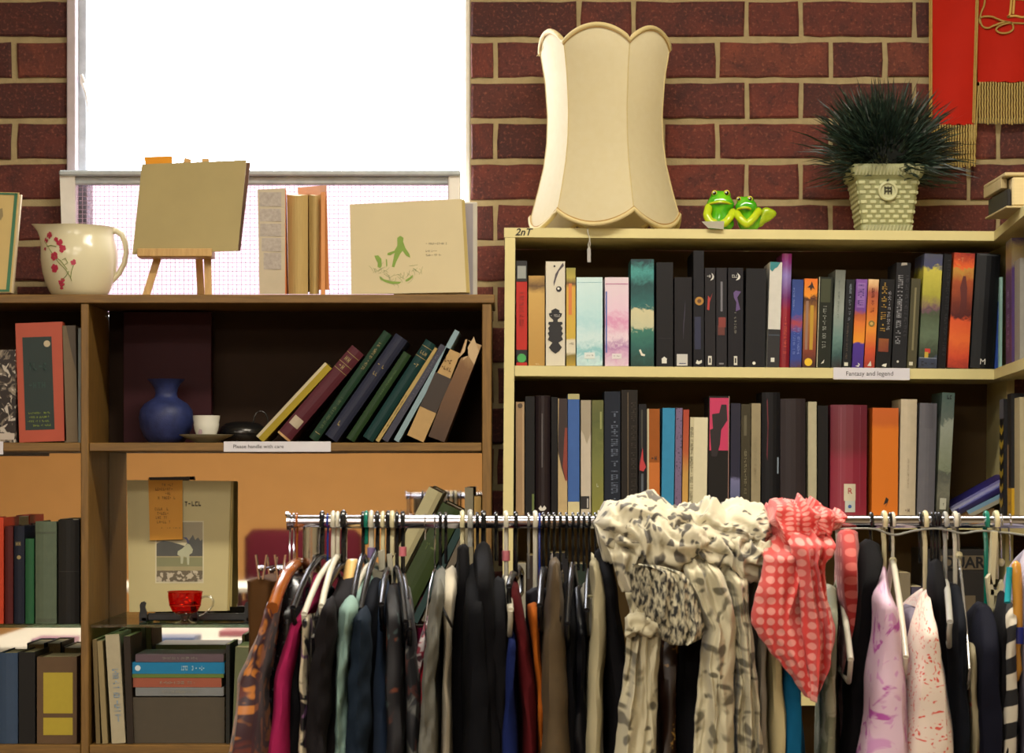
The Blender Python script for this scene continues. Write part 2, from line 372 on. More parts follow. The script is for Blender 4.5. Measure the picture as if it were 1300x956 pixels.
# ================================================================ BROWN BOOKCASE with mirror back
DB = 4.76; BB = 5.00
OAK = wood('#65481d', '#83602b', (2, 25, 25)); OAKV = wood('#65481d', '#83602b', (25, 25, 2)); DKB = mat('#2a1b0f', .7, .25, 12, spec=.15)
case = thing('brown_bookcase', 'brown wooden bookcase with mirror back and glass shelves under the window', 'bookcase', (X(103, DB), DB, 0))
def board(name, x0, x1, y0, y1, m_, d0=DB, d1=BB, par=case, r=.0015):
    m = MB(); m.bbox((X(x0, DB), d0, Z(y1, DB)), (X(x1, DB), d1, Z(y0, DB)), r); return obj(name, m, m_, par)
board('top_board', -330, 628, 374, 385, OAK, DB-.004)
for x0, x1 in ((-330, -320), (102.5, 112.5), (612, 624)): board('upright', x0, x1, 385.2, 1505, OAKV)
for x0, x1 in ((-319.5, 102), (113, 611.5)):
    board('shelf', x0, x1, 562, 573, OAK, DB+.002)
    board('lower_shelf', x0, x1, 946, 957, OAK, DB+.002)
    board('lower_shelf', x0, x1, 1300, 1311, OAK, DB+.002)
    m = MB(); m.box((X(x0, DB), BB-.004, Z(562, DB)), (X(x1, DB), BB+.004, Z(385, DB))); obj('back_panel', m, DKB, case)
    m = MB(); m.box((X(x0, DB), BB-.004, Z(946, DB)), (X(x1, DB), BB+.004, Z(573, DB))); obj('mirror_panel', m, mat('#d6d2cc', .02, 0, metal=1), case)
    m = MB(); m.box((X(x0, DB), BB-.004, Z(1500, DB)), (X(x1, DB), BB+.004, Z(957, DB))); obj('back_panel', m, DKB, case)
    m = MB(); m.bbox((X(x0, DB)+.001, DB+.012, Z(797, DB+.012)), (X(x1, DB)-.001, BB-.006, Z(793, DB+.012)), .0008)
    obj('glass_shelf', m, glass('#b4cfc0', .05, .08, 'greenish_glass'), case)
# ================================================================ CREAM BOOKCASE, leaning half a degree, and its return along the right wall
CRM = mat('#cfc289', .5, .10, 14); CBK = mat('#5c4a30', .8, .15, 20, spec=.15); TA = math.tan(math.radians(.42))
def yc(y, x): return y+(x-640)*TA              # a level line of this bookcase in the picture
cc_ = thing('cream_bookcase', 'cream painted bookcase full of upright books beneath the lampshade', 'bookcase', (X(640, DB), DB, 0)); CB = 5.02
def cboard(name, x0, x1, y0, y1, par=cc_, d0=DB, d1=CB, mm=CRM):
    m = MB(); vs = []
    for d in (d0, d1):
        for (x, y) in ((x0, y0), (x1, y0), (x1, y1), (x0, y1)):
            xx = x-(y-464)*TA if (x1-x0) < 60 else x
            vs.append((X(xx, DB), d, Z(yc(y, x), DB)))
    m.add(vs, [(3,2,1,0),(4,5,6,7),(0,1,5,4),(1,2,6,5),(2,3,7,6),(3,0,4,7)]); return obj(name, m, mm, par)
cboard('top_board', 640, 1290, 289, 301)
cboard('upright', 640, 653, 301.5, 1505)
cboard('shelf', 653.5, 1290, 464, 477, d0=DB+.001)
cboard('shelf', 653.5, 1290, 655, 668, d0=DB+.001)
cboard('shelf', 653.5, 1290, 880, 893, d0=DB+.001)
cboard('upright', 1286, 1296, 301.5, 1505, d0=DB+.06)
cboard('back_panel', 641, 1290, 301.5, 1500, d0=CB+.0005, d1=CB+.006, mm=CBK)
m = text_mb('2nT', .020, (X(664, DB), DB-.0006, Z(295, DB)), shear=.3, bold=.0004); obj('handwriting', m, mat('#1b1a16', .6), cc_)
ret = thing('corner_shelf_unit', 'cream painted shelf unit returning towards us along the right wall', 'bookcase', (X(1262, DB), DB-.2, 0))
def rx(t): return X(1262, DB)-.088*t           # front edge, t metres towards the camera
def rboard(name, y0, y1, t0=.0, t1=.62, xr=1.30, mm=CRM):
    z0, z1 = Z(yc(y1, 1262), DB), Z(yc(y0, 1262), DB)
    m = MB(); m.add([(rx(t0), DB-.0015-t0, z0), (rx(t1), DB-t1, z0), (xr, DB-t1, z0), (xr, DB-.0015-t0, z0), (rx(t0), DB-.0015-t0, z1), (rx(t1), DB-t1, z1), (xr, DB-t1, z1), (xr, DB-.0015-t0, z1)],
                    [(0,1,2,3)[::-1],(4,5,6,7),(0,1,5,4),(1,2,6,5),(2,3,7,6),(3,0,4,7)]); return obj(name, m, mm, ret)
rboard('top_board', 289, 301); rboard('shelf', 464, 477); rboard('shelf', 655, 668); rboard('shelf', 880, 893)
m = MB(); m.box((1.301, DB-.62, 0), (1.31, DB-.002, Z(296, DB))); obj('back_panel', m, CBK, ret)
zt = (lambda y: Z(yc(y, 1262), DB))
for (ya, yb) in ((301, 464), (477, 655), (668, 880), (893, 1500)):
    m = MB(); m.box((rx(.47), DB-.495, zt(yb)+.0004), (1.30, DB-.475, zt(ya)-.0004)); obj('upright', m, CRM, ret)
# ================================================================ BOOKS
def glyphs(m, x0, x1, z0, z1, y, mi, seed, vertical=True, fill=.72):
    """a line of small letter-like strokes inside the box"""
    rr = random.Random(seed); L = (z1-z0) if vertical else (x1-x0); Wd = (x1-x0) if vertical else (z1-z0); p = 0; st = Wd*.75 if not vertical else min(Wd*.42, .0042)
    while p < L-st*.6:
        if rr.random() < fill:
            g = st*rr.uniform(.5, .8); parts = rr.choice([((0,1,0,.3),(0,.3,0,1)), ((0,1,.4,.65),), ((0,.3,0,1),(.7,1,0,1),(.2,.8,.35,.6)), ((0,1,0,.25),(0,1,.75,1),(0,.3,0,1)), ((.35,.65,0,1),(0,1,.75,1))])
            for a, b_, c_, d_ in parts:
                if vertical: m.add([(x0+Wd*c_, y, z1-p-g*a), (x0+Wd*d_, y, z1-p-g*a), (x0+Wd*d_, y, z1-p-g*b_), (x0+Wd*c_, y, z1-p-g*b_)], [(0,3,2,1)], mi)
                else: m.add([(x0+p+g*a, y, z0+Wd*c_), (x0+p+g*b_, y, z0+Wd*c_), (x0+p+g*b_, y, z0+Wd*d_), (x0+p+g*a, y, z0+Wd*d_)], [(0,1,2,3)], mi)
        p += st*.95
def book(label, w, h, dep, loc, cov, deco=(), lean=0, yaw=0, rnd=0, hard=False, page=None, group=None, cat='book', name='book', flat=False, depx=0):
    """spine faces -y; origin at the corner it leans on (lean in degrees, + to the right). flat=True lays it down, spine to the camera"""
    root = thing(name, label, cat, loc, group)
    cm = cov if not isinstance(cov, str) else mat(cov, .5, .12, 60, spec=.28)
    x0, x1 = (-w, 0) if lean > 0 else (0, w)
    t = min(.0025 if hard else .0009, w*.22); e = .003 if hard else .0002
    # C-shaped cover
    n = 5; out = []; inn = []
    b = rnd*w*.5
    for i in range(n+1):
        u = i/n; out.append((x0+w*u, -b*math.sin(PI*u)+b)); inn.append((x0+t+(w-2*t)*u, -b*math.sin(PI*u)+b+t))
    prof = [(x0, dep)]+out+[(x1, dep), (x1-t, dep)]+inn[::-1]+[(x0+t, dep)]
    N = len(prof); m = MB(); vs = [(p[0], p[1], 0) for p in prof]+[(p[0], p[1], h) for p in prof]
    fs = [(i, (i+1) % N, N+(i+1) % N, N+i) for i in range(N)]
    q = N//2                                         # caps as quads between outer and inner line
    for i in range(q-0):
        j = N-1-i
        if i+1 < j:
            fs.append((i, j, (j-1), i+1)); fs.append((N+i, N+i+1, N+j-1, N+j))
    m.add(vs, fs)
    mats = [cm]; idx = {}
    def mi(col):
        if col not in idx:
            idx[col] = len(mats); mats.append(mat(col, .5, .06, 80) if isinstance(col, str) else col)
        return idx[col]
    ys = -.0005
    for k, dcr in enumerate(deco):
        kd = dcr[0]
        if kd == 'r': _, a, b_, c_, d_, col = dcr; yb = b*(1-math.sin(PI*min(max((a+b_)/2, .05), .95))); 
        if kd == 'r':
            # rectangle follows the spine curve in 4 strips
            s_ = 4; pv = []
            for i in range(s_+1):
                u = a+(b_-a)*i/s_; yy = b-b*math.sin(PI*u)+ys*(1+.3*k); pv += [(x0+w*u, yy, c_*h), (x0+w*u, yy, d_*h)]
            m.add(pv, [(2*i, 2*i+2, 2*i+3, 2*i+1) for i in range(s_)], mi(col))
        elif kd == 'd':
            _, a, c_, r_, col = dcr; m.disc((x0+w*a, c_*h), r_*w, ys*(1+.4*k)+b-b*math.sin(PI*a), .0003, mi(col), 14)
        elif kd == 't':
            _, a, b_, c_, d_, col = dcr; glyphs(m, x0+w*a, x0+w*b_, c_*h, d_*h, ys*(1.4+.3*k)+b*.12, mi(col), hash((len(label), k)) & 255)
        elif kd == 'h':
            _, a, b_, c_, d_, col = dcr; glyphs(m, x0+w*a, x0+w*b_, c_*h, d_*h, ys*(1.4+.3*k)+b*.12, mi(col), len(label)+k, False)
        elif kd == 'T':
            _, s_, a, c_, sz, col = dcr; text_mb(s_, sz*w, (x0+w*a, ys*(1.6+.3*k), c_*h), mb=m, mi=mi(col), t=.0001)
        elif kd == 'p':
            _, pts, col = dcr; m.ext([(x0+w*p[0], h*p[1]) for p in pts], ys*(1+.3*k)-.0001, ys*(1+.3*k)+.0001, mi(col))
    o = obj('cover', m, mats, root, local=True)
    m = MB(); m.box((x0+t+.0002, b+t+.0004, e), (x1-t-.0002, dep-(.002 if hard else -.0001), h-e)); obj('pages', m, page or PAGE, root, local=True)
    if flat: root.rotation_euler = (0, PI/2, yaw)
    else: root.rotation_euler = (0, math.radians(lean), yaw)
    return root
SC = DB/F
def row(items, base, lean0, back, group, depth):
    """items: (label, x0, x1, ytop, cover, deco, lean, options) with x px at the foot of the spine"""
    for it in items:
        label, x0, x1, yt, cov, deco = it[:6]; lean = it[6] if len(it) > 6 else lean0; op = dict(it[7]) if len(it) > 7 else {}
        d = DB+back+op.pop('sb', 0)+R_.uniform(0, .006); k = d/F
        xx = x1 if lean > 0 else x0; yb = base(xx)
        zf = Z(yb, DB)+.0006; h = Z(yt, d)-zf; c_ = math.cos(math.radians(lean)); h /= c_
        book(label, (x1-x0)*k*.97, h, op.pop('dep', depth), (X(xx, d), d, zf), cov, deco, lean, group=group, **op)
# painterly spines
m_teal = bands([(0, '#10342f'), (.2, '#1d5a55'), (.33, '#2f6e60'), (.36, '#b8b898'), (.52, '#c4bd98'), (.55, '#1d5f5f'), (.75, '#0f3f42'), (.88, '#3f8f8c'), (1, '#0e3038')], .22, 60)
m_lb = bands([(0, '#a9c4cc'), (.08, '#b8d4d8'), (.15, '#7fb8c0'), (.3, '#c4dadd'), (.5, '#a8cfd6'), (.62, '#b5d6da'), (1, '#c4dcde')], .35, 70)
m_pk = bands([(0, '#cdb9c9'), (.12, '#c8a0bf'), (.22, '#a77aa8'), (.32, '#dcc9d4'), (.5, '#cf8fb4'), (.62, '#d9bccf'), (1, '#d6c6cf')], .35, 70)
m_or = bands([(0, '#8c2a22'), (.1, '#c9482a'), (.25, '#e0682f'), (.42, '#d8552c'), (.45, '#4b1a1c'), (.6, '#7a3420'), (.75, '#a04a26'), (.86, '#b98a3c'), (.88, '#e0602a'), (1, '#8c2420')], .18, 60)
m_yg = bands([(0, '#2a3040'), (.08, '#3a4258'), (.1, '#2c3426'), (.3, '#5a6a54'), (.48, '#44503a'), (.52, '#6a4a5a'), (.62, '#a09a3a'), (.86, '#c2b84a'), (.9, '#43466a'), (1, '#4a4c5c')], .2, 55)
m_fire = bands([(0, '#2e1410'), (.2, '#7a3420'), (.6, '#a06a2a'), (.78, '#401c12'), (.82, '#e08a20'), (1, '#d86a18')], .18, 80)
m_prp = bands([(0, '#3a1f78'), (.27, '#43278a'), (.29, '#e0901e'), (.5, '#d4702a'), (.6, '#a8502a'), (.65, '#6a3c8c'), (1, '#7a4a9a')], .1, 60)
m_ro = bands([(0, '#8f2a22'), (.2, '#c24a26'), (.45, '#dc8a2c'), (.62, '#c86a26'), (.85, '#9c4a3a'), (.93, '#cfa070'), (1, '#e0c090')], .12, 60)
m_silv = bands([(0, '#241a20'), (.12, '#2c4c4c'), (.3, '#5e7d78'), (.6, '#8b938c'), (1, '#5d6058')], .2, 50)
m_crim = bands([(0, '#7a1a24'), (.5, '#8c2030'), (.62, '#6a2a66'), (.8, '#8878b8'), (.93, '#7a2a70'), (1, '#6a1e44')], .1, 40)
m_blue = bands([(0, '#4a2a3c'), (.08, '#243a86'), (.4, '#2a4290'), (.5, '#a03a44'), (.6, '#2a4490'), (1, '#1f3878')], .2, 60)
m_och = bands([(0, '#a8823e'), (.5, '#b89048'), (.8, '#c09a50'), (.88, '#5f4320'), (1, '#b08a44')], .12, 50)
m_yel = bands([(0, '#a88c2c'), (.1, '#7a6a28'), (.14, '#cfc7b0'), (.26, '#cfc7b0'), (.28, '#c0a238'), (.8, '#c89a3a'), (.84, '#5a3a20'), (.9, '#a89a40'), (1, '#8a8438')], .05, 60)
m_wht = mat('#cbc4b2', .5, .06, 30)
K1, K2, K3 = '#0f0e12', '#131216', '#0b0c10'
up = [
 ('red book with a black top, grey sticker and green dot, first on the fantasy shelf', 655.5, 669.5, 331, '#b02a22', [('r',0,1,0,.0,K1),('r',0,1,.80,1,K1),('r',.1,.9,.83,.95,'#8f938f'),('r',0,1,.03,.15,K1),('d',.5,.07,.42,'#3d9a4e'),('t',.3,.7,.35,.7,'#8a1e1a')], 0, {}),
 ('ochre paperback with a brown cloud near its top, beside the red book', 671, 692, 350, m_och, [('h',.2,.7,.01,.025,'#cdb98a')], 0, {}),
 ('white book with a black lace ornament and an eye on the spine', 693, 718, 332, m_wht, [('p',[(.78,.96),(.9,.99),(.95,.96),(.7,.91),(.55,.84),(.42,.76),(.4,.8),(.5,.88)],'#4a4248'),('d',.68,.735,.15,'#1c1a1e'),('d',.66,.74,.06,'#d8d4cc'),('d',.45,.955,.05,'#222'+'222'),
   ('p',[(.5,.55),(.72,.53),(.7,.51),(.85,.5),(.8,.47),(.62,.44),(.62,.42),(.85,.42),(.88,.40),(.78,.385),(.88,.36),(.82,.33),(.9,.31),(.82,.28),(.9,.25),(.78,.235),(.66,.22),(.84,.175),(.7,.14),(.5,.115),(.3,.14),(.16,.175),(.34,.22),(.22,.235),(.1,.25),(.18,.28),(.1,.31),(.18,.33),(.12,.36),(.22,.385),(.12,.40),(.15,.42),(.38,.42),(.38,.44),(.2,.47),(.15,.5),(.3,.51),(.28,.53)],'#16151a'),('h',.25,.75,.468,.49,'#a8a4a0')], 0, {}),
 ('thin yellow paperback with an orange title strip on the fantasy shelf', 719, 731, 340, m_yel, [('r',.25,.6,.52,.84,'#c8743a'),('h',.2,.8,.215,.235,'#3a3630')], 0, {}),
 ('thick pale blue book with a turquoise garden drawing', 732, 766, 352, m_lb, [('r',.02,.98,.94,.944,'#6aa4b4'),('r',.3,.7,.08,.15,'#cfd6d4'),('h',.36,.64,.11,.125,'#4a4a50')], 0, {}),
 ('thick pale pink book with a magenta drawing and lilac fountain', 768, 799, 352, m_pk, [('r',.02,.98,.92,.928,'#a04a80'),('r',.03,.09,.15,.84,'#4a62a8'),('r',.3,.7,.08,.14,'#d4cdd0'),('h',.36,.64,.105,.118,'#4a4a50')], 0, {}),
 ('tall teal painted book with a cream patch halfway down', 801, 831, 329, m_teal, [('p',[(.35,.15),(.42,.16),(.5,.12),(.62,.11),(.6,.095),(.45,.1)],'#d8d4c4'),('h',.3,.8,.87,.895,'#4a9a98')], 0, {}),
 ('tall plain black book with a small white emblem, right of the teal painted book', 833.5, 855, 333, K2, [('r',.32,.62,.03,.07,'#cfcfc8'),('p',[(.28,.07),(.66,.07),(.47,.095)],'#cfcfc8'),('r',.1,.9,.27,.272,'#34333a')], 0, {}),
 ('short black book with a square white sticker at its foot', 856.5, 879, 352, '#131015', [('r',.12,.75,.01,.14,'#b9b7b4'),('r',.25,.65,.03,.04,'#4a4a6a'),('p',[(.5,.3),(.54,.45),(.6,.6),(.62,.75),(.56,.6),(.5,.45)],'#3a3448')], 0, {}),
 ('tallest black book with a gold disc on the spine', 880.5, 894, 318, '#101018', [('d',.55,.565,.42,'#a8782c'),('d',.55,.565,.2,'#5c3a18'),('r',.1,.7,.15,.43,'#161c3c'),('p',[(.2,.03),(.35,.06),(.5,.045),(.8,.06),(.8,.035),(.5,.02)],'#c8c8c0')], 0, {'dep':.17}),
 ('black paperback with a crescent emblem and a red mark, left of the pair', 895, 908.5, 340, '#1a171c', [('p',[(.62,.95),(.8,.93),(.88,.91),(.8,.885),(.5,.87),(.7,.9),(.72,.92)],'#cfcfc8'),('h',.2,.7,.9,.93,'#b5b5b0'),('p',[(.2,.58),(.4,.57),(.45,.65),(.75,.75),(.5,.69),(.3,.72)],'#9c2a26'),('r',.3,.65,.02,.11,'#c8c6be'),('r',.4,.55,.04,.09,'#222226')], 0, {}),
 ('charcoal paperback with a pale blade above a rusty red square', 909.5, 923, 340, '#1c1a20', [('r',.4,.6,.56,.86,'#6a6a72'),('r',.15,.8,.32,.42,'#5c2822'),('r',.2,.9,.4,.5,'#7a2c26'),('r',.25,.7,.025,.04,'#77757a')], 0, {}),
 ('black paperback with a crescent emblem and a violet figure', 924.5, 944, 340, '#15131a', [('p',[(.6,.95),(.75,.93),(.82,.91),(.75,.885),(.5,.87),(.66,.9),(.68,.92)],'#cfcfc8'),('h',.25,.65,.9,.93,'#b5b5b0'),('p',[(.35,.75),(.5,.77),(.85,.76),(.6,.7),(.8,.58),(.5,.56),(.55,.65),(.38,.7)],'#5a4478'),('t',.4,.55,.32,.55,'#8a887c'),('r',.38,.6,.02,.11,'#c8c6be'),('r',.44,.54,.04,.09,'#222226')], 0, {}),
 ('wide plain black book with a tiny white oval at its foot', 945, 971, 341, '#131318', [('d',.45,.04,.08,'#cfcfc8')], .8, {}),
 ('white book with a teal top corner and a black foot', 973, 989, 333, '#c8c5bd', [('r',0,1,0,.36,'#17161b'),('p',[(.02,.93),(.2,.91),(.4,.94),(.6,.95),(.85,1),(.02,1)],'#2a7a80'),('r',.3,.6,.05,.09,'#cfcfc8'),('r',0,1,.3,.31,'#3a4452')], 1.8, {}),
 ('tall shiny crimson book shading to violet at the top', 989.5, 1002, 322, m_crim, [('t',.35,.65,.1,.45,'#c8503a')], 1.4, {'rnd':.5}),
 ('blue paperback with a red creature halfway up', 1002.5, 1017, 355, m_blue, [('t',.2,.4,.15,.45,'#7a8ac8'),('t',.6,.8,.15,.45,'#7a8ac8'),('t',.1,.25,.65,.9,'#8a9ad0')], 1.6, {}),
 ('brown and amber paperback with a flaming dragon top and yellow dot', 1018, 1035, 354, m_fire, [('r',.15,.35,.2,.75,'#8a6a5c'),('r',.5,.75,.2,.7,'#b08a20'),('d',.45,.06,.3,'#d8b020'),('p',[(.5,.86),(.6,.9),(.8,.88),(.65,.93),(.55,.97),(.45,.93),(.2,.9),(.4,.9)],'#2a120c')], 1.6, {}),
 ('black and olive paperback with a cream left edge and silver lettering', 1036, 1054, 352, '#1c2018', [('r',0,.05,0,1,'#b8b094'),('r',.15,.85,.72,.98,'#33381f'),('t',.35,.6,.15,.68,'#8f938c'),('p',[(.3,.04),(.55,.09),(.5,.05)],'#c8c8c0')], 1.8, {}),
 ('misty silver and teal paperback next to the black olive one', 1055, 1068, 343, m_silv, [('t',.35,.5,.5,.9,'#4a5a58')], 2.6, {}),
 ('narrow black paperback with silver lettering and a white emblem, left of the purple one', 1069, 1080, 355, '#15171b', [('t',.4,.65,.5,.95,'#8c98a8'),('t',.3,.5,.1,.5,'#6a5a4c'),('r',.2,.65,.02,.06,'#c8c6b8')], 2.8, {}),
 ('purple paperback with an orange battle scene in the middle', 1081, 1095.5, 355, m_prp, [('r',.15,.85,.68,.96,'#8a62a8'),('t',.2,.75,.7,.94,'#4a2a78'),('p',[(.3,.02),(.6,.01),(.7,.04),(.5,.06),(.6,.03)],'#cfcfc8')], 3, {}),
 ('red and amber paperback with a round device, right of the purple one', 1096.5, 1110, 355, m_ro, [('d',.5,.5,.3,'#7a6a30'),('d',.5,.5,.15,'#c8a050'),('t',.35,.65,.6,.9,'#6a1e1c'),('p',[(.3,.02),(.7,.02),(.6,.08)],'#c8c8c0')], 3, {}),
 ('black paperback with gold lettering over a small coloured picture', 1111, 1130, 355, '#121114', [('t',.15,.5,.35,.96,'#a8842c'),('t',.6,.8,.42,.88,'#9a9aa0'),('r',.1,.8,.18,.33,m_fire),('p',[(.4,.02),(.7,.01),(.75,.05),(.5,.04)],'#cfcfc8')], 3.2, {}),
 ('tall black book with thick silver lettering and a torn top', 1131.5, 1150, 334, '#1c1c20', [('t',.15,.5,.22,.88,'#8c8c92'),('t',.7,.9,.3,.88,'#3a3a40'),('d',.4,.06,.08,'#c8c6be'),('p',[(.3,.97),(.75,.98),(.7,1),(.35,1)],'#9c9488')], 2.8, {}),
 ('dull olive paperback between the tall black book and the landscape', 1151, 1163, 354, '#4a4632', [('r',.4,.6,.2,.9,'#77704f'),('r',.2,.6,.03,.07,'#c0bca8')], 3, {}),
 ('thick book with a yellow green landscape painted on the spine', 1165, 1189, 323, m_yg, [('r',.3,.6,.13,.17,'#b8322a'),('r',.3,.5,.09,.14,'#b89a30'),('r',.02,.98,.085,.09,'#8a94a4'),('h',.15,.85,.02,.06,'#20222c')], 3.2, {}),
 ('narrow black book with raised black lettering beside the red sunset book', 1190, 1200, 323, '#0e0e12', [('t',.5,.9,.1,.95,'#2e2c30')], 3.4, {}),
 ('thick orange and red book with a cloaked figure against a sunset', 1202, 1229, 322, m_or, [('p',[(.4,.48),(.45,.6),(.38,.7),(.5,.8),(.62,.8),(.72,.7),(.75,.55),(.7,.47)],'#58201c'),('h',.2,.8,.92,.96,'#c8704a')], 3.4, {}),
 ('thick glossy black book with a white letter at its foot', 1231, 1262, 323, '#0b0c10', [('T','M',.5,.055,.34,'#d0cfc8'),('r',.1,.9,.985,.99,'#4a4c50')], 3.6, {'rnd':.25}),
 ('slim blue book leaning beside the glossy black one', 1262.5, 1266.5, 383, '#1c3a86', [], 3.2, {'sb':.01}),
 ('thin pale aqua booklet at the right end of the fantasy shelf', 1268.5, 1272, 352, '#8fb5b0', [], .5, {'sb':-.004}),
]
row(up, lambda x: yc(463.8, x), 0, .012, 'books standing on the fantasy shelf', .115)
lo = [
 ('beige book with a round mark at its top, first on the lower cream shelf', 655, 666, 510, '#94795a', [('d',.5,.965,.3,'#4a3a2a'),('r',.75,.95,.02,.98,'#a58a66')], 0, {}),
 ('very dark book with a slim green tag near its foot', 667, 679, 503, '#0e0c0e', [('r',.72,.95,.04,.18,'#5c6a34')], 0, {}),
 ('glossy dark brown rounded book with white paw-like emblem', 680, 699, 502, '#241a1c', [('p',[(.2,.06),(.35,.085),(.45,.06),(.6,.085),(.75,.06),(.6,.04),(.3,.04)],'#c8c4bc'),('r',.4,.5,.4,.85,'#4a4446')], 0, {'rnd':.6}),  # lighter vertical strip: the spine's shine painted on as colour
 ('plain black book left of the tan and red one', 700, 708, 504, '#0c0a0c', [], 0, {}),
 ('tan book with a dark red diagonal and pale foot', 708.5, 720.5, 506, '#b09a72', [('p',[(0,.55),(.1,1),(1,1),(1,.3),(.8,.3),(.4,.4)],'#2a1a18'),('p',[(.5,.42),(.75,.75),(1,.75),(1,.3),(.8,.3)],'#7c3022')], 0, {}),
 ('royal blue spine with cream head and foot', 721, 736, 500, '#3a5c9a', [('r',0,1,.955,1,'#a39c6c'),('r',0,1,0,.115,'#c2b68c')], 0, {}),
 ('white book with a small black square above its foot', 737.5, 750.5, 508, '#b8ad9c', [('r',0,.85,.06,.17,'#1a1416'),('r',.6,.75,.07,.15,'#a8a4a0'),('p',[(.3,.7),(.6,.62),(1,.72),(1,1),(0,1),(0,.75)],'#978c78')], 0, {}),
 ('mottled olive green book', 751.5, 766.5, 508, bands([(0,'#7c7a34'),(.5,'#6a6e38'),(.8,'#4c5428'),(1,'#5c5c30')], .4, 30), [('r',.7,.85,.75,.9,'#8a8e58'),('h',.4,.7,.25,.28,'#a8a888')], 0, {}),
 ('navy book with tall silver lettering', 767.5, 788, 497, '#131a28', [('t',.42,.85,.08,.84,'#5c6678')], 0, {}),
 ('tall dark brown book with a thin vertical line', 789, 810, 495, '#1c1612', [('r',.38,.42,.06,.98,'#6a5c44'),('t',.6,.9,.2,.9,'#2c2418')], 0, {'dep':.16}),
 ('black book with a tiny red figure on its spine', 811, 821, 513, '#121015', [('p',[(.1,.45),(.5,.62),(.6,.5),(.95,.44),(.6,.4),(.1,.41)],'#b03034'),('r',.3,.5,.6,.95,'#3a3830'),('r',.3,.6,.15,.38,'#4a5058')], 0, {}),
 ('burnt orange book with white edges and a dark crown mark', 821.5, 838, 519, '#8f4d16', [('r',0,.15,0,1,'#b5ac8e'),('r',.15,1,.0,.5,'#b5631c'),('h',.35,.8,.52,.56,'#2c1a0e')], 0, {}),
 ('plain sky blue book', 839, 855, 518, '#2f7fa8', [], .8, {}),
 ('thin lilac book with black flecks', 856, 864.5, 518, blot('#6c5878', '#1c1824', 260, .6, .64, .5, 'Object'), [], .8, {}),
 ('thin orange and straw yellow book', 865.5, 873, 520, bands([(0,'#c09448'),(.4,'#b88c44'),(.6,'#a8502a'),(1,'#a03a28')], .1, 60), [], .8, {}),
 ('wide ivory book with a column of small black print', 874, 897, 530, '#bdb493', [('r',.22,.98,0,1,'#cdc5a6'),('t',.03,.18,.05,.9,'#4a4638')], .8, {}),
 ('black book with a silhouette on a hot pink panel', 898, 925, 503, '#14100f', [('r',.04,.96,.55,.985,'#b82c58'),('p',[(.05,.72),(.2,.73),(.15,.85),(.5,.86),(.6,.93),(.85,.93),(.9,.8),(.6,.72),(.55,.6),(.4,.5),(.15,.5)],'#1a0e14'),('r',.95,.99,0,1,'#8a6a60')], .5, {}),
 ('deep navy book with a lilac cloud near its foot', 926.5, 939, 512, bands([(0,'#4c5070'),(.2,'#585c80'),(.32,'#6a6a90'),(.36,'#141530'),(1,'#12122a')], .12, 40), [], .5, {}),
 ('dark olive brown book with a faded vertical title', 940, 952, 513, '#3a3424', [('r',.3,.6,.72,.9,'#57513c'),('t',.35,.6,.2,.6,'#8a8468')], .3, {}),
 ('beige paperback between the olive brown and glossy black books', 953, 965, 512, '#8f8367', [('t',.3,.6,.3,.7,'#82775c')], .3, {}),
 ('glossy black book with a thin red curve and white emblem', 966.5, 990, 498, '#0c0b10', [('p',[(.25,.93),(.3,.95),(.35,.75),(.3,.45),(.25,.5),(.3,.7)],'#5c1824'),('h',.25,.65,.06,.09,'#c0beb8'),('h',.25,.65,.1,.12,'#8a8a86'),('r',.85,.93,.35,.48,'#8a98a8')], .2, {'rnd':.3}),
 ('thick dark plum grey book without lettering', 991, 1024, 506, '#2c2426', [], 0, {'rnd':.3}),
 ('cream paperback between two dark books, left of the rose red volume', 1026, 1037, 510, '#aaa287', [], 0, {}),
 ('black paperback just left of the thick rose red book', 1038.5, 1051.5, 515, '#0d0b0d', [], 0, {}),
 ('very thick rose red book with an R sticker', 1053, 1101, 514, bands([(0,'#8c2c3e'),(.5,'#86283a'),(.62,'#6c2630'),(1,'#6a2a38')], .06, 20), [('r',.36,.68,.15,.30,'#c8bda4'),('T','R',.52,.235,.23,'#9c2a28'),('r',.39,.67,.05,.15,'#b9bcb4'),('d',.52,.10,.05,'#3a5a9a'),('r',.27,.275,.1,.98,'#b06a7c'),('r',.8,.805,.1,.98,'#b06a7c')], .4, {'rnd':.35,'hard':True}),
 ('thick bright orange book with a small black emblem', 1105.5, 1139.5, 518, bands([(0,'#cf6f16'),(.8,'#cc6c14'),(.86,'#b85a1a'),(1,'#bc5a1e')], .05, 40), [('p',[(.45,.12),(.55,.19),(.65,.17),(.6,.13),(.52,.1),(.6,.14)],'#1c1410')], .5, {}),
 ('off white book with a line of tiny vertical print', 1141, 1162, 507, '#b9ab92', [('t',.47,.55,.25,.5,'#6a5c4c'),('h',.35,.65,.05,.08,'#5a4c40')], 1.0, {'rnd':.2}),
 ('plain slate grey book right of the off white one', 1163.5, 1186, 512, '#5c5a60', [('r',.3,.8,.78,1,'#504e55')], 1.6, {'rnd':.2}),
 ('tall grey green book with a landscape and a small label', 1187.5, 1204, 499, bands([(0,'#2c2c24'),(.2,'#6a6a5c'),(.35,'#4c5048'),(.4,'#727a64'),(.75,'#8b9184'),(.8,'#55605a'),(1,'#3f5450')], .3, 60), [('r',.25,.75,.07,.16,'#a8a898'),('h',.35,.6,.1,.12,'#3a3a34'),('h',.4,.8,.95,.98,'#14181a')], 3.0, {}),
]
row(lo, lambda x: yc(654.8, x), 0, .014, 'books standing on the lower cream shelf', .12)
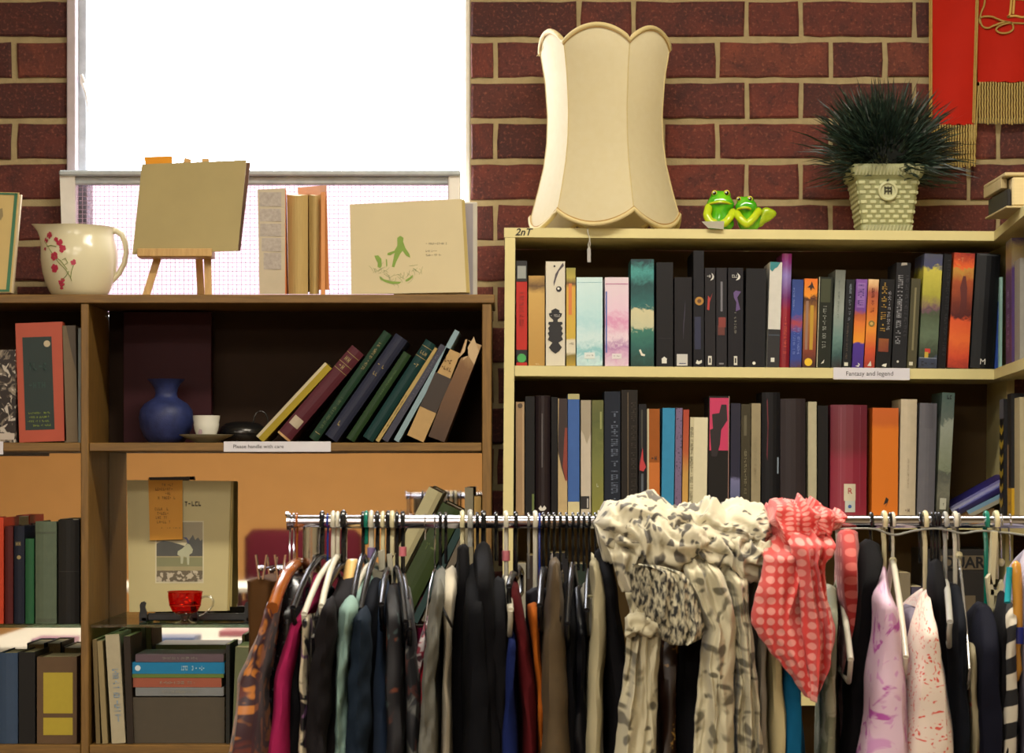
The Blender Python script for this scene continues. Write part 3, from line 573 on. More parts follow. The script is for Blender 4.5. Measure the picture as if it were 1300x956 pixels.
b1 = book('violet blue glossy book leaning far over at the end of the lower cream shelf', 15*SC, 92*SC, .13, (X(1213, DB+.03), DB+.03, Z(yc(654, 1213), DB)+.001), bands([(0,'#1c1a4a'),(.5,'#2c2878'),(1,'#3a2c66')], .2, 40), [('r',.4,.55,.1,.9,'#5a5c9a')], 61, rnd=.5)
b2 = book('pale blue book lying slanted under the violet blue one', 10*SC, 78*SC, .13, (X(1232, DB+.035), DB+.035, Z(yc(654, 1232), DB)+.001), '#6a8aa4', [('r',.5,1,0,1,'#8c8878')], 63)
b3 = book('worn brown book lying flat beneath the slanted books', 12*SC, 44*SC, .13, (X(1262, DB+.04), DB+.04, Z(yc(654, 1240), DB)+.001), '#6c5436', [], 0, flat=False)
b3.rotation_euler = (0, -PI/2, 0)
# books on the return unit, spines facing left
def rbook(label, t0, t1, yt, shelf, cov, deco=(), back=.01, dep=.13, **k):
    z = zt(shelf)+.0006; tm = DB-t1
    h = (Z(yt, (DB-t1+DB-t0)/2))-z
    o = book(label, (t1-t0), h, dep, (rx(t0)+back, DB-t0-.001, z), cov, deco, 0, **k); o.rotation_euler = (0, 0, -PI/2-.088+.0); return o
rbook('dark brown leather book, first on the return shelf of the upper row', .03, .135, 322, 464, '#241a1a', [('r',0,1,.8,.85,'#33282a')], back=.018, rnd=.3)
rbook('violet paperback with an ornate top at the right edge of the picture, upper row', .145, .24, 305, 464, bands([(0,'#3c2458'),(.75,'#4a2a6c'),(.78,'#8a7a6a'),(.92,'#a08a50'),(1,'#3c2454')], .1, 50), [('t',.3,.6,.1,.6,'#a89ac0')], back=.006)
rbook('pale grey paperback beyond the violet one, upper row', .25, .33, 330, 464, '#8c8a84', [], back=.01)
rbook('black book with a stack of yellow chevrons and a grey cap', .06, .13, 507, 655, '#121114', [('r',0,1,.84,1,'#5a5c68')]+[('p',[(.1,.74-.12*i),(.5,.70-.12*i),(.9,.74-.12*i),(.9,.79-.12*i),(.5,.75-.12*i),(.1,.79-.12*i)],'#a88e24') for i in range(6)], back=.004)
rbook('tall dark picture book with a cream edge on the return shelf', .135, .20, 500, 655, '#1c1a1c', [('r',.05,.4,.2,.6,'#8c7050')], back=.01)
rbook('low yellow book in front on the return shelf', .205, .27, 620, 655, '#c0961e', [('h',.2,.8,.2,.3,'#5a4410'),('h',.2,.8,.5,.6,'#5a4410')], back=.002, dep=.1)
rbook('cream book with a tattered top on the return shelf', .28, .36, 505, 655, '#b0a583', [], back=.006)
# third row of the cream bookcase, seen between the hanging clothes
row([('grey and white book behind the hanger hooks, third cream shelf', 655, 668, 715, '#8a8678', [('t',.3,.6,.3,.8,'#5a564a')], 0, {}),
     ('dark brown book behind the hanger hooks, third cream shelf', 669, 683, 705, '#2a1e18', [], 0, {}), ('orange book behind the hanger hooks, third cream shelf', 684, 697, 722, '#94501c', [], 0, {}),
     ('black book behind the hanger hooks, third cream shelf', 698, 722, 702, '#141216', [], 0, {}), ('dark green book behind the hanger hooks, third cream shelf', 723, 745, 716, '#1c2a20', [], 0, {}),
     ('tall beige book beneath the board of the off white book, third cream shelf', 1142, 1156, 727, '#7c705a', [], 0, {}), ('dusty violet book low between the floral dresses, third cream shelf', 1157, 1174, 745, '#4c4658', [], 0, {})], lambda x: yc(879.5, x), 0, .02, None, .13)
bx = thing('lettered_box', 'black box with pale panel and black capital letters behind the hangers on the right', 'box', (X(1220, DB), DB+.03, Z(yc(879, 1220), DB)))
m = MB(); m.bbox((X(1178, DB), DB+.03, Z(yc(879.5, 1220), DB)+.001), (X(1262, DB), DB+.2, Z(698, DB)), .002); obj('box_body', m, mat('#1a1613', .5), bx)
m = MB(); m.box((X(1192, DB), DB+.0285, Z(724, DB)), (X(1256, DB), DB+.0296, Z(706, DB))); obj('paper_label', m, mat('#5c4f3a', .6), bx); m = MB(); m.box((X(1216, DB), DB+.0285, Z(790, DB)), (X(1242, DB), DB+.0296, Z(757, DB))); obj('paper_label', m, mat('#5c4f3a', .6), bx)
m = text_mb('QUAR', .031, (X(1226, DB), DB+.028, Z(715.5, DB)), bold=.0008); obj('printed_letters', m, mat('#0c0a0a', .5), bx)
# ---------------------------------------------------------------- leaning row in the brown bookcase
def leaner(label, xb, w, h, a, cov, deco=(), sb=.012, dep=.15, yb=561.8, **k):
    d = DB+sb; return book(label, w*d/F*.98, h*d/F, dep, (X(xb, d), d, Z(yb, DB)+.0006), cov, deco, a, group='old books leaning to the right in the brown bookcase', **k)
gld = '#8c7a4c'
leaner('slim yellow book with a cream board, lowest of the leaning row', 334, 12, 128, 43, '#948018', [('r',0,.3,0,1,'#b5a888')], hard=True)
leaner('worn maroon book with a pale square label near its foot', 367, 20, 146, 40.5, '#4c1c26', [('r',.15,.85,.13,.22,'#a89a84'),('r',0,1,.76,.765,gld),('r',0,1,.83,.835,gld),('h',.2,.8,.78,.82,gld),('r',0,1,.93,.935,gld),('h',.2,.8,.86,.9,gld),('r',0,1,0,.02,'#b08a5c')], hard=True, rnd=.3)
leaner('dark green narrow book with gilt marks, tallest of the leaning row', 402, 12, 166, 35, '#13301f', [('r',.2,.8,.06,.065,gld),('t',.35,.65,.1,.4,'#4a5c34'),('t',.35,.65,.65,.9,gld)], hard=True, rnd=.3)
leaner('thick slate blue book with faded gilt title', 427, 18, 157, 35, '#232638', [('h',.2,.8,.7,.73,gld),('h',.3,.7,.62,.65,gld),('h',.3,.7,.12,.16,gld)], hard=True, rnd=.4)
leaner('mid green book, shorter, between slate blue and teal books', 449, 11, 132, 33.5, '#1c3518', [('t',.4,.6,.5,.8,'#4a6a34')], hard=True, rnd=.3)
leaner('teal green cloth book with gilt bands at the top', 473, 15, 147, 33, '#0d302f', [('r',0,1,.84,.845,gld),('h',.2,.8,.87,.9,gld),('r',0,1,.94,.945,gld),('h',.3,.7,.75,.78,gld)], hard=True, rnd=.4)
leaner('very thin straw coloured book in the leaning row', 481, 5, 140, 32.5, '#a08a54', [('t',.3,.7,.1,.5,'#4a3c20')])
leaner('thin grey violet book right of the straw coloured one', 492, 8, 142, 31.5, '#3a3a48', [('t',.35,.65,.3,.9,'#6a6870')], hard=True)
leaner('thin pale blue grey book in the leaning row', 506, 7, 160, 29, '#7c929a', [], hard=True)
leaner('tan book with a dark brown title panel', 537.5, 23, 122, 24, '#a8895a', [('r',0,1,.33,.72,'#2c2018'),('h',.2,.8,.78,.82,'#6a4c20'),('h',.2,.8,.86,.9,'#6a4c20')], hard=True)
leaner('book in torn brown paper wrapper, last of the leaning row', 564, 22, 132, 21, bands([(0,'#3c2614'),(.5,'#5c3c1c'),(.7,'#6a4824'),(.85,'#94744a'),(1,'#b59468')], .2, 30), [('p',[(.1,1.0),(.0,.8),(.25,.9),(.4,1.05),(.8,.97),(1,.93),(1,.8),(.5,.86),(.3,.8)],'#b59a74')], hard=False)
# left bay
book('orange red book showing a dark green front panel with yellow print', 60*SC, 152*SC, .03, (X(22, DB), DB+.02, Z(562, DB)+.0006), mat('#a8442a', .45, .1, 30), [('r',.14,.76,.1,.88,'#0c2420'),('d',.66,.82,.07,'#b8a888'),('h',.2,.7,.13,.145,'#8a9a2c'),('h',.2,.7,.165,.18,'#8a9a2c'),('h',.2,.7,.2,.215,'#8a9a2c'),('h',.22,.68,.235,.25,'#8a9a2c'),('h',.25,.65,.45,.5,'#1c3c36'),('h',.25,.65,.6,.66,'#1c3c36')], -2, hard=True)
book('worn grey beige book right of the orange red one', 17*SC, 149*SC, .15, (X(79.5, DB), DB+.02, Z(562, DB)+.0006), '#6c5c46', [('p',[(.3,1),(1,1),(1,.6),(.7,.75)],'#44382a')], -1.2, hard=True)
book('thin pale grey book against the divider, upper left bay', 5*SC, 146*SC, .15, (X(97, DB), DB+.02, Z(562, DB)+.0006), '#747c7a', [], 0, hard=True)
book('glossy picture book with grey and white plumes, cut by the left edge', 66*SC, 118*SC, .02, (X(-48, DB), DB+.012, Z(562, DB)+.0006), blot('#2c2a2c', '#8c8274', 28, .5, .62, .2, 'Object', 2, '#b8b0a4'), [('r',.02,.98,.03,.1,'#b5a89c')], 0)
m = MB(); m.bbox((X(137, DB), BB-.05, Z(561, DB)), (X(253, DB), BB-.038, Z(388, DB)), .001); m.bbox((X(140, DB), BB-.0375, Z(559, DB)), (X(252, DB), BB-.006, Z(392, DB)), .001)
tag(obj('album', m, mat('#34151a', .6, .18, 25, spec=.15), None), 'large dark maroon album standing at the back behind the blue vase', 'book')
# glass shelf, left bay
gz = Z(793, DB+.012)+.0006
def gbook(label, x0, x1, yt, cov, deco=(), sb=.03, **k):
    d = DB+sb; return book(label, (x1-x0)*d/F*.97, Z(yt, d)-gz, .15, (X(x0, d), d, gz), cov, deco, 0, hard=True, **k)
gbook('bright orange red book at the left edge of the glass shelf', -14, 5, 657, '#b83a1c', [])
gbook('dark maroon book on the glass shelf, left bay', 6, 16.5, 668, '#4c1414', [], rnd=.3)
gbook('navy book with a gilt ornament on the glass shelf, left bay', 17.5, 31, 668, '#141828', [('d',.5,.68,.2,gld),('h',.2,.8,.8,.84,gld)], rnd=.3)
gbook('narrow green book on the glass shelf, left bay', 32, 43, 684, '#235434', [], rnd=.3)
gbook('wide worn grey green book on the glass shelf, left bay', 44.5, 72, 662, '#55604e', [('r',.05,.95,.02,.05,'#47503f'),('r',.03,.97,.88,.9,'#47503f')], rnd=.2)
gbook('wide black book beside the divider on the glass shelf', 73.5, 101, 660, '#1a1816', [('r',0,1,.5,.505,'#2c2a26')], rnd=.2)
for i, xx in enumerate((-60, -44, -28)): gbook(['brown', 'olive', 'grey'][i]+' book beyond the left edge on the glass shelf', xx, xx+13, 665+i*6, ['#4a2c1a', '#4a4a2a', '#55555a'][i])
# under the glass shelf
ys_ = 945.5; lz = Z(946, DB)+.0006
def lbook(label, x0, x1, yt, cov, deco=(), sb=.02, lean=0, **k):
    d = DB+sb; return book(label, (x1-x0)*d/F*.97, (Z(yt, d)-lz)/math.cos(math.radians(lean)), .15, (X(x1 if lean > 0 else x0, d), d, lz), cov, deco, lean, **k)
lbook('faded blue book at the lower left edge under the glass shelf', -2, 23, 829, '#33445c', [], hard=True, rnd=.2)
lbook('black book right of the faded blue one under the glass shelf', 24, 45, 828, '#151312', [], hard=True)
lbook('brown book with a rounded yellow panel under the glass shelf', 47, 99, 834, '#5c4630', [('r',.16,.9,.35,.82,'#a89426'),('r',.16,.9,.1,.3,'#a89426')], hard=True)
lbook('thin dark beige book against the divider under the glass shelf', 122, 127.5, 812, '#6c5c3c', [], lean=-2.0)
lbook('beige paperback left of the ivory one under the glass shelf', 130, 137, 814, '#8c7c58', [], lean=-3)
lbook('ivory book with pale blue lettering under the glass shelf', 142, 160, 806, '#a89e84', [('t',.35,.8,.2,.7,'#7c94a8')], lean=-3.5, hard=True)
lbook('dark brown mottled book right of the ivory one under the glass shelf', 161.5, 170, 808, '#2a2018', [], lean=-2)
stk = [('pale green', 879, '#6c7c5a', 166, 285), ('grey', 873.5, '#77797a', 172, 284), ('brick red', 861.5, '#94503c', 169, 281), ('green edged', 856.5, '#5c7034', 168, 284), ('bright turquoise blue', 841, '#1472a0', 168, 285), ('mauve grey', 832, '#5a4a52', 172, 284)]
zc = lz
hs = [(945, 885), (885, 874), (874, 862), (862, 857), (857, 842), (842, 832)]
cl = ['#4c4438', '#77797a', '#94503c', '#5c7034', '#1472a0', '#5a4a52']; nm = ['brown', 'grey', 'brick red', 'thin green', 'bright turquoise blue', 'mauve grey']
for i, (ya, yb) in enumerate(hs):
    d = DB+.03; th = (ya-yb)*d/F; x0, x1 = stk[i][3], stk[i][4]
    o = book(nm[i]+' book lying flat in the stack under the ruby glass cup', th*.97, (x1-x0)*d/F, .14, (X(x0, d), d, zc), cl[i], [('t',.3,.7,.5,.8,'#a8c4d0'),('d',.5,.06,.25,'#c8d4d8')] if i == 4 else [('t',.35,.65,.3,.7,'#8c8a7c')] if i in (1, 2, 5) else [], 0, group='stack of flat books under the glass shelf')
    o.rotation_euler = (0, PI/2, 0); o.location.z = zc+th*.97; zc += th
lbook('grey green tattered book right of the flat stack, behind the printed top', 294, 318, 822, '#5c6044', [], lean=2)
lbook('dark book at the end of the flat stack under the glass shelf', 287, 291.5, 818, '#20201c', [])
# books leaning behind the clothes, on the glass shelf
def bl(label, xb, w, h, a, cov, deco=(), **k):
    d = DB+.04; return book(label, w*d/F*.97, h*d/F, .14, (X(xb, d), d, gz), cov, deco, a, **k)
bl('cream spined book leaning behind the hangers, first of its row', 478, 20, 185, 27, '#a8a07c', [('r',.7,1,0,1,'#8c8460')], hard=True)
bl('thick moss green book leaning behind the hangers', 516, 30, 158, 27, '#2c3a1a', [('h',.2,.8,.6,.66,'#4c5a2a')], hard=True, rnd=.2)
bl('dark teal narrow book leaning behind the hangers', 530, 9, 150, 26, '#1c3434', [], hard=True)
bl('grey brown narrow book leaning behind the hangers', 543, 9, 146, 25, '#5c5448', [], hard=True)
bl('tan brown narrow book leaning behind the hangers', 556, 8, 140, 24, '#6c5840', [], hard=True)
gbook('upright grey book against the right upright behind the hangers', 590, 601, 619, '#77705c', [])
gbook('upright straw coloured book in the right corner behind the hangers', 602, 611, 630, '#a8884c', [])
# ================================================================ THINGS ON THE BROWN BOOKCASE
TZ = Z(374, DB)+.0006                          # top of the brown bookcase
# jug
jd = DB+.095; jc = Vector((X(101, jd), jd, TZ)); js = jd/F
CER = mat('#dbd3b2', .18, .06, 10)
jug = thing('jug', 'cream ceramic jug with pink blossom sprig on top of the brown bookcase', 'jug', jc)
jp = [(30,0),(33,1),(38,8),(42.5,18),(46.5,32),(48.5,46),(48.5,56),(46.5,66),(44,75),(43,82),(44,88),(44.8,89.5),(43.3,89),(41.5,83),(42.5,72),(46,55),(44,32),(36,10),(28,5)]
def jugfn(p, a, r, z):
    t = max(0, (z/js-52)/38); ca = max(0, -math.cos(a)); w = ca**6
    p.x -= w*t*t*17*js; p.z += w*t*t*3*js
    if t > 0: p.z += (1-t)*0+math.cos(a)*-.8*js*t
    return p
m = MB(); m.lathe([(r*js, z*js) for r, z in jp], jc, 48, fn=jugfn); obj('body', m, CER, jug, True)
m = MB(); pts = [(38,84),(47,85),(54,80),(58,70),(59.5,58),(57,44),(50,31),(43,24),(37,19)]
m.tube([jc+Vector((x*js, 0, z*js)) for x, z in pts], [v_*js for v_ in (4.5,4.2,3.8,3.6,3.5,3.5,3.6,4,4.5)], 10); obj('handle', m, CER, jug, True)
def jr(z):
    for (r0, z0), (r1, z1) in zip(jp, jp[1:]):
        if z0 <= z <= z1: return r0+(r1-r0)*(z-z0)/(z1-z0)
    return 44
def onjug(px, z, off=.25):
    r = jr(z)+off+(max(0, z-58)*.09 if px < 90 else 0); x = max(-r*.97, min(r*.97, px-101)); return jc+Vector((x*js, -math.sqrt(r*r-x*x)*js, z*js))
PNK = mat('#b8304c', .4, .35, 300); g = MB(); rj = random.Random(3)
for (px, py, r) in ((57,300,5.5),(64,304,4),(69,298,5),(79,304,3.5),(84,308,5),(88,316,5.5),(63,315,2.6),(77,325,6),(77,340,6),(102,333,4),(86,357,5.5),(85,363,3.5)):
    m = MB()
    for k in range(6):
        a = k*PI/3+rj.random(); q = onjug(px+math.cos(a)*r*.5, 374-py+math.sin(a)*r*.55, .35); n = (q-jc); n.z = 0; n.normalize(); t = n.cross(Vector((0, 0, 1)))
        m.add([q+(t*math.cos(b_)+Vector((0, 0, 1))*math.sin(b_))*r*.42*js for b_ in [2*PI*i/7 for i in range(7)]], [tuple(range(7))[::-1]])
    q = onjug(px, 374-py, .4); n = q-jc; n.z = 0; n.normalize(); t = n.cross(Vector((0, 0, 1))); m.add([q+(t*math.cos(b_)+Vector((0, 0, 1))*math.sin(b_))*r*.4*js for b_ in [2*PI*i/7 for i in range(7)]], [tuple(range(7))[::-1]]); obj('blossom_print', m, PNK, jug, kind='stuff')
for pl in ([(62,305),(72,318),(82,332),(92,342),(97,350),(99,356)], [(77,325),(86,331),(94,342)], [(102,337),(99,345),(98,352)], [(86,355),(92,350),(96,344)], [(66,312),(72,311),(80,313)], [(88,330),(92,328),(95,334),(91,336)]):
    g.tube([onjug(x, 374-y, .3) for x, y in pl], .5*js, 5)
obj('stem_print', g, mat('#7c8a48', .5), jug)
# easel with a tan book
ed = DB+.10; es = ed/F
EW = wood('#b08a50', '#cda668', (25, 25, 3)); ea = thing('display_easel', 'small wooden display easel standing in front of the window', 'easel', (X(235, ed), ed, TZ))
def stick(name, a, b, w, par, m_=EW, t=.006):
    a = Vector(a); b = Vector(b); d = (b-a).normalized(); s = Vector((1, 0, 0)); s = (s-d*s.dot(d)).normalized(); n = d.cross(s); m = MB()
    rg = [[c+s*w/2*i+n*t/2*j for i, j in ((-1, -1), (1, -1), (1, 1), (-1, 1))] for c in (a, b)]; m.loft(rg[::-1]); return obj(name, m, m_, par)
stick('leg', (X(188, ed), ed-.03, TZ+.0003), (X(237, ed), ed+.022, Z(200, ed)), 9*es, ea)
stick('leg', (X(267, ed), ed-.03, TZ+.0003), (X(259, ed), ed+.022, Z(200, ed)), 9*es, ea)
stick('back_leg', (X(249.5, ed), ed+.075, TZ+.0003), (X(245, ed), ed+.03, Z(225, ed)), 9*es, ea)
m = MB(); m.bbox((X(180, ed), ed-.060, Z(330, ed)), (X(274, ed), ed-.012, Z(320.5, ed)), .002); m.bbox((X(180, ed), ed-.063, Z(329, ed)), (X(274, ed), ed-.058, Z(319, ed)), .001); obj('ledge', m, EW, ea)
# the book on it: tilted parallelogram slab
bkth = thing('book', 'tan hardback book propped on the easel with an orange note at its top', 'book', (X(240, ed), ed-.03, Z(320, ed)))
def slab(name, q, d0, d1, th, m_, par):        # q: four px corners bl, br, tr, tl; leaning back from depth d0 at foot to d1 at head
    dd = [d0, d0, d1, d1]; m = MB(); f = [P(x, y, d) for (x, y), d in zip(q, dd)]; b_ = [p+Vector((0, th, 0)) for p in f]
    m.add(f+b_, [(0,1,2,3),(7,6,5,4),(0,4,5,1),(1,5,6,2),(2,6,7,3),(3,7,4,0)]); return obj(name, m, m_, par)
e0, e1 = ed-.055, ed-.026
slab('cover', [(168, 323), (302, 318.5), (313, 203), (180, 208.5)], e0, e1, .003, mat('#a09060', .7, .12, 12), bkth)
slab('pages', [(171, 322), (301.5, 317.5), (311.5, 207), (183, 211.5)], e0+.0032, e1+.0032, .015, mat('#4c3424', .8, .2, 80), bkth)
slab('cover', [(170, 323), (305, 318.5), (318, 206), (183, 211.5)], e0+.0185, e1+.0185, .003, mat('#5c3c26', .6), bkth)
nt_ = slab('paper_note', [(185, 214), (218, 213), (219, 198), (183, 199)], e1+.004, e1+.0005, .0006, mat('#e89a1c', .6, .08), None)
tag(nt_, 'orange paper note sticking out of the top of the tan book on the easel', 'note')
# upright thick book standing with splayed orange boards
ub = thing('book', 'thick old book standing open with patterned grey spine and orange boards', 'book', (X(370, DB+.02), DB+.02, TZ))
d = DB+.02; us = d/F
m = MB(); m.add([P(329.5, 373.5, d), P(362, 373.5, d+.012), P(362, 239, d+.012), P(327, 240.5, d), P(330, 373.5, d+.14), P(327, 240.5, d+.14)], [(0,1,2,3),(0,3,5,4)])
m.add([P(362, 373.5, d+.012), P(366, 373.5, d+.06), P(363.5, 241, d+.06), P(360.5, 239, d+.012)], [(0,1,2,3)], 1)
m.add([p+Vector((.0012, .0015, 0)) for p in (P(329.5, 373.5, d), P(362, 373.5, d+.012), P(362, 239, d+.012), P(327, 240.5, d))], [(3,2,1,0)], 1)
obj('dust_jacket', m, [mat('#b5a78e', .55, .15, 30), mat('#c8703a', .6)], ub)
m = MB(); GR = mat('#a3988e', .6, .4, 160)
for (y0, y1) in ((244, 262), (265, 281), (284, 300), (302, 319), (321, 342)):
    m.add([P(329.5, y1, d-.0005)+Vector((0, .001, 0)), P(357, y1, d+.0085), P(357, y0, d+.0085), P(329, y0, d-.0005)+Vector((0, .001, 0))], [(0,1,2,3)])
obj('jacket_ornament', m, GR, ub)
m = MB(); rr = random.Random(5)
for (x0, x1, xt0, xt1, yt) in ((366, 391, 364, 391, 247), (393, 405, 392, 408, 247)):
    n = 8; rings = []
    for (y, a, b_) in ((373.5, x0, x1), (310, (x0+xt0)/2, (x1+xt1)/2), (yt, xt0, xt1)):
        ring = [P(a+(b_-a)*i/n, y+(0 if y > 300 else 1.5*math.sin(PI*i/n)), d+.025+.012*(1-math.sin(PI*i/n))) for i in range(n+1)]+[P(b_, y, d+.12), P(a, y, d+.12)]
        rings.append(ring)
    m2 = MB(); m2.loft(rings[::-1]); obj('page_block', m2, mat('#b0955c', .8, .25, 60, stretch=(20, 1, .5)), ub)
m = MB(); m.add([P(406, 368, d+.03), P(418, 368, d+.015), P(414.5, 235, d+.015), P(378, 238, d+.125), P(382, 373, d+.125), P(408, 373, d+.13)], [(0,1,2,3),(0,3,4)])
m.box((X(407, d), d+.012, TZ), (X(412, d), d+.016, Z(243, d))); obj('back_board', m, mat('#cc8a50', .6, .1), ub)
# square cream book with green print
d = DB+.03
sb_ = thing('book', 'wide cream book cover with a green rocking horse rider print, standing before the window', 'book', (X(517, d), d, TZ))
slab('cover', [(446, 373.5), (592, 371), (586, 252.5), (444, 259.5)], d, d+.02, .002, mat('#bfb08a', .6, .08, 12), sb_)
slab('pages', [(448, 373.2), (596, 371.5), (590, 254.5), (446, 261.5)], d+.0022, d+.0222, .009, mat('#a89458', .8), sb_)
slab('cover', [(448, 373.5), (597, 373), (590, 252.5), (446, 260)], d+.0115, d+.0315, .002, mat('#b5a67c', .6), sb_)
GRN = mat('#6f8c2c', .6, .15, 60)
def flat(name, polys, m_, par, dd, tilt=0.0, ybase=373):
    m = MB()
    for pl in polys:
        A = sum(pl[i][0]*pl[(i+1) % len(pl)][1]-pl[(i+1) % len(pl)][0]*pl[i][1] for i in range(len(pl)))
        q = [P(x, y, dd+tilt*(ybase-y)/120) for x, y in pl]; m.add(q, [tuple(range(len(pl))) if A < 0 else tuple(range(len(pl)))[::-1]])
    return obj(name, m, m_, par)
z3 = (lambda x, y: (300+x/3.939, 180+y/3.939))
gp = [[(805,480),(820,470),(836,480),(834,500),(845,530),(866,562),(870,580),(850,570),(832,545),(820,560),(800,600),(790,628),(778,625),(785,590),(792,555),(770,568),(755,566),(757,556),(790,545),(805,520)],
      [(690,570),(710,568),(725,585),(728,620),(720,632),(706,625),(708,605),(700,590)], [(715,672),(740,688),(780,698),(825,700),(815,710),(780,712),(745,702),(720,688)], [(845,692),(870,675),(884,664),(880,680),(862,695),(848,700)], [(748,585),(754,590),(755,620),(750,628)]]
flat('green_print', [[z3(*p) for p in pl] for pl in gp], GRN, sb_, d-.0006, .02)
m = MB(); rr = random.Random(9)
for k in range(46):
    a = rr.uniform(0, PI*2); x = 795+rr.uniform(60, 140)*math.cos(a); y = 620+rr.uniform(30, 100)*abs(math.sin(a)); L = rr.uniform(15, 45); b_ = rr.uniform(-.8, 2)
    q = [z3(x, y), z3(x+L*math.cos(b_)*.5+4, y+L*math.sin(b_)*.5), z3(x+L*math.cos(b_), y+L*math.sin(b_))]
    m.tube([P(u, v_, d-.0004+.02*(373-v_)/120) for u, v_ in q], .0004, 3)
m.tube([P(*z3(862, 488), d+.0134), P(*z3(868, 530), d+.012), P(*z3(874, 582), d+.0103)], .0004, 4); obj('line_drawing', m, mat('#8f9468', .6), sb_)
m = MB()
for (y, x0, x1) in ((509, 948, 1058), (546, 948, 1018), (567, 948, 1030)):
    a = z3(x0, y+5); b_ = z3(x1, y-5); dd = d-.0005+.02*(373-a[1])/120
    glyphs(m, X(a[0], dd), X(b_[0], dd), Z(a[1], dd), Z(b_[1], dd), dd, 0, y, False, .9)
obj('small_print', m, mat('#77705c', .6), sb_)
m = MB(); m.bbox((X(500, d+.06), d+.055, TZ), (X(606, d+.06), d+.067, Z(257, d+.06)), .0015)
g_ = thing('book', 'grey backed book behind the wide cream one, its edge showing beside the brick', 'book', (X(560, d+.06), d+.06, TZ)); obj('cover', m, mat('#b3ada0', .5), g_)
m = MB(); m.box((X(587, d+.06), d+.0545, TZ+.001), (X(600.5, d+.06), d+.0549, Z(259, d+.06))); obj('grey_panel', m, mat('#8b8488', .5, .1), g_)
# yellow book with green border at the left edge
d = DB+.03
yb_ = thing('book', 'buff book with a green border standing at the left end beside the jug', 'book', (X(5, d), d, TZ))
slab('cover', [(-60, 371), (14, 371), (24.5, 244.5), (-50, 243)], d, d+.02, .002, mat('#c2a86a', .55, .1, 20), yb_)
slab('pages', [(-58, 372), (16, 372), (27, 247), (-50, 246)], d+.0025, d+.0225, .012, mat('#c8b898', .8), yb_)
flat('green_border', [[(7.5, 369.5), (12, 370), (22.5, 245.5), (18.5, 245.5)], [(-60, 370.5), (12, 370.5), (12.2, 367.5), (-60, 367.5)], [(-50, 243.6), (22, 245.2), (22, 247.6), (-50, 246)]], mat('#2f6a48', .5), yb_, d-.0006, .0180)
flat('grey_mark', [[(-3, 266), (3, 264), (4, 274), (1, 280), (-2, 276)]], mat('#8c7c54', .6), yb_, d-.0007, .018)
# ---------------------------------------------------------------- inside the brown bookcase
SZ = Z(562, DB)+.0006
vd = DB+.11; vs_ = vd/F
vase = thing('vase', 'mottled blue round bellied vase with a flared neck', 'vase', (X(211, vd), vd, SZ))
vp = [(19,0),(22,1),(28,8),(33,20),(34.5,32),(33,42),(27,50),(19,55),(14.5,58),(13.5,63),(15,70),(19,76),(23,80),(24,81),(22,81),(15,74),(12,66),(12,58)]
m = MB(); m.lathe([(r*vs_, z*vs_) for r, z in vp], (X(211, vd), vd, SZ), 40); obj('body', m, mat('#28305a', .45, .6, 60, .3, spec=.3), vase, True)
sd = DB+.055; ss = sd/F
sa = thing('saucer', 'pale grey saucer under the small white cup', 'saucer', (X(262, sd), sd, SZ))
m = MB(); m.lathe([(r*ss, z*ss) for r, z in ((14,0),(15,1),(24,5),(34,9.5),(34.3,10.3),(33,10.2),(22,6.2),(12,3),(0.01,3))], (X(262, sd), sd, SZ), 40); obj('dish', m, mat('#8f8a74', .3, .05), sa, True)
cu = thing('cup', 'small white footed cup standing in the saucer beside the blue vase', 'cup', (X(262, sd), sd, SZ+3.4*ss)); WC = mat('#d3d1c6', .2, .04)
m = MB(); m.lathe([(r*ss, z*ss) for r, z in ((10,0),(11.5,1),(12.5,6),(15,13),(16.3,20),(16,22),(17,27),(17.3,31),(16.5,31),(15.8,24),(14,14),(10,4),(.01,4))], (X(262, sd), sd, SZ+3.4*ss), 36); obj('bowl', m, WC, cu, True)
m = MB(); c0 = Vector((X(262, sd), sd, SZ+3.4*ss)); m.tube([c0+Vector((-.006, 0, 0))+Vector((-.002*0-.012*math.sin(a)*.3, .022+.012*math.sin(a), .024+.012*math.cos(a))) for a in [PI*i/8 for i in range(9)]], .0022, 7); obj('handle', m, WC, cu, True)
m = MB(); m.add([(X(253+a, sd), sd-math.sqrt(15**2-(9-a)**2)*ss-.0006, c0.z+b_*ss) for a, b_ in ((0,8),(3,6),(6,9),(5,13),(2,14))], [(0,1,2,3,4)]); obj('pink_print', m, mat('#a89098', .4), cu)
pd = DB+.15; ps = pd/F; pw = thing('covered_dish', 'dark pewter lidded dish with a ring handle behind the white cup', 'dish', (X(303, pd), pd, SZ)); PW = mat('#3c3a38', .25, .15, 20, metal=.8)
m = MB(); m.lathe([(r*ps, z*ps) for r, z in ((20,0),(26,1),(31,7),(31.5,11),(30.5,11.5),(.01,11.5))], (X(308, pd), pd, SZ), 36); obj('base', m, PW, pw, True)
m = MB(); m.lathe([(r*ps, z*ps) for r, z in ((31,11.6),(31.5,13),(28,20),(22,25),(12,27.5),(.01,28))], (X(308, pd), pd, SZ), 36); obj('lid', m, PW, pw, True)
m = MB(); m.tube([P(331+9*math.cos(a), 535+13*math.sin(a), pd) for a in [2*PI*i/24 for i in range(24)]], .0015, 7, closed=True); obj('ring_handle', m, PW, pw, True)
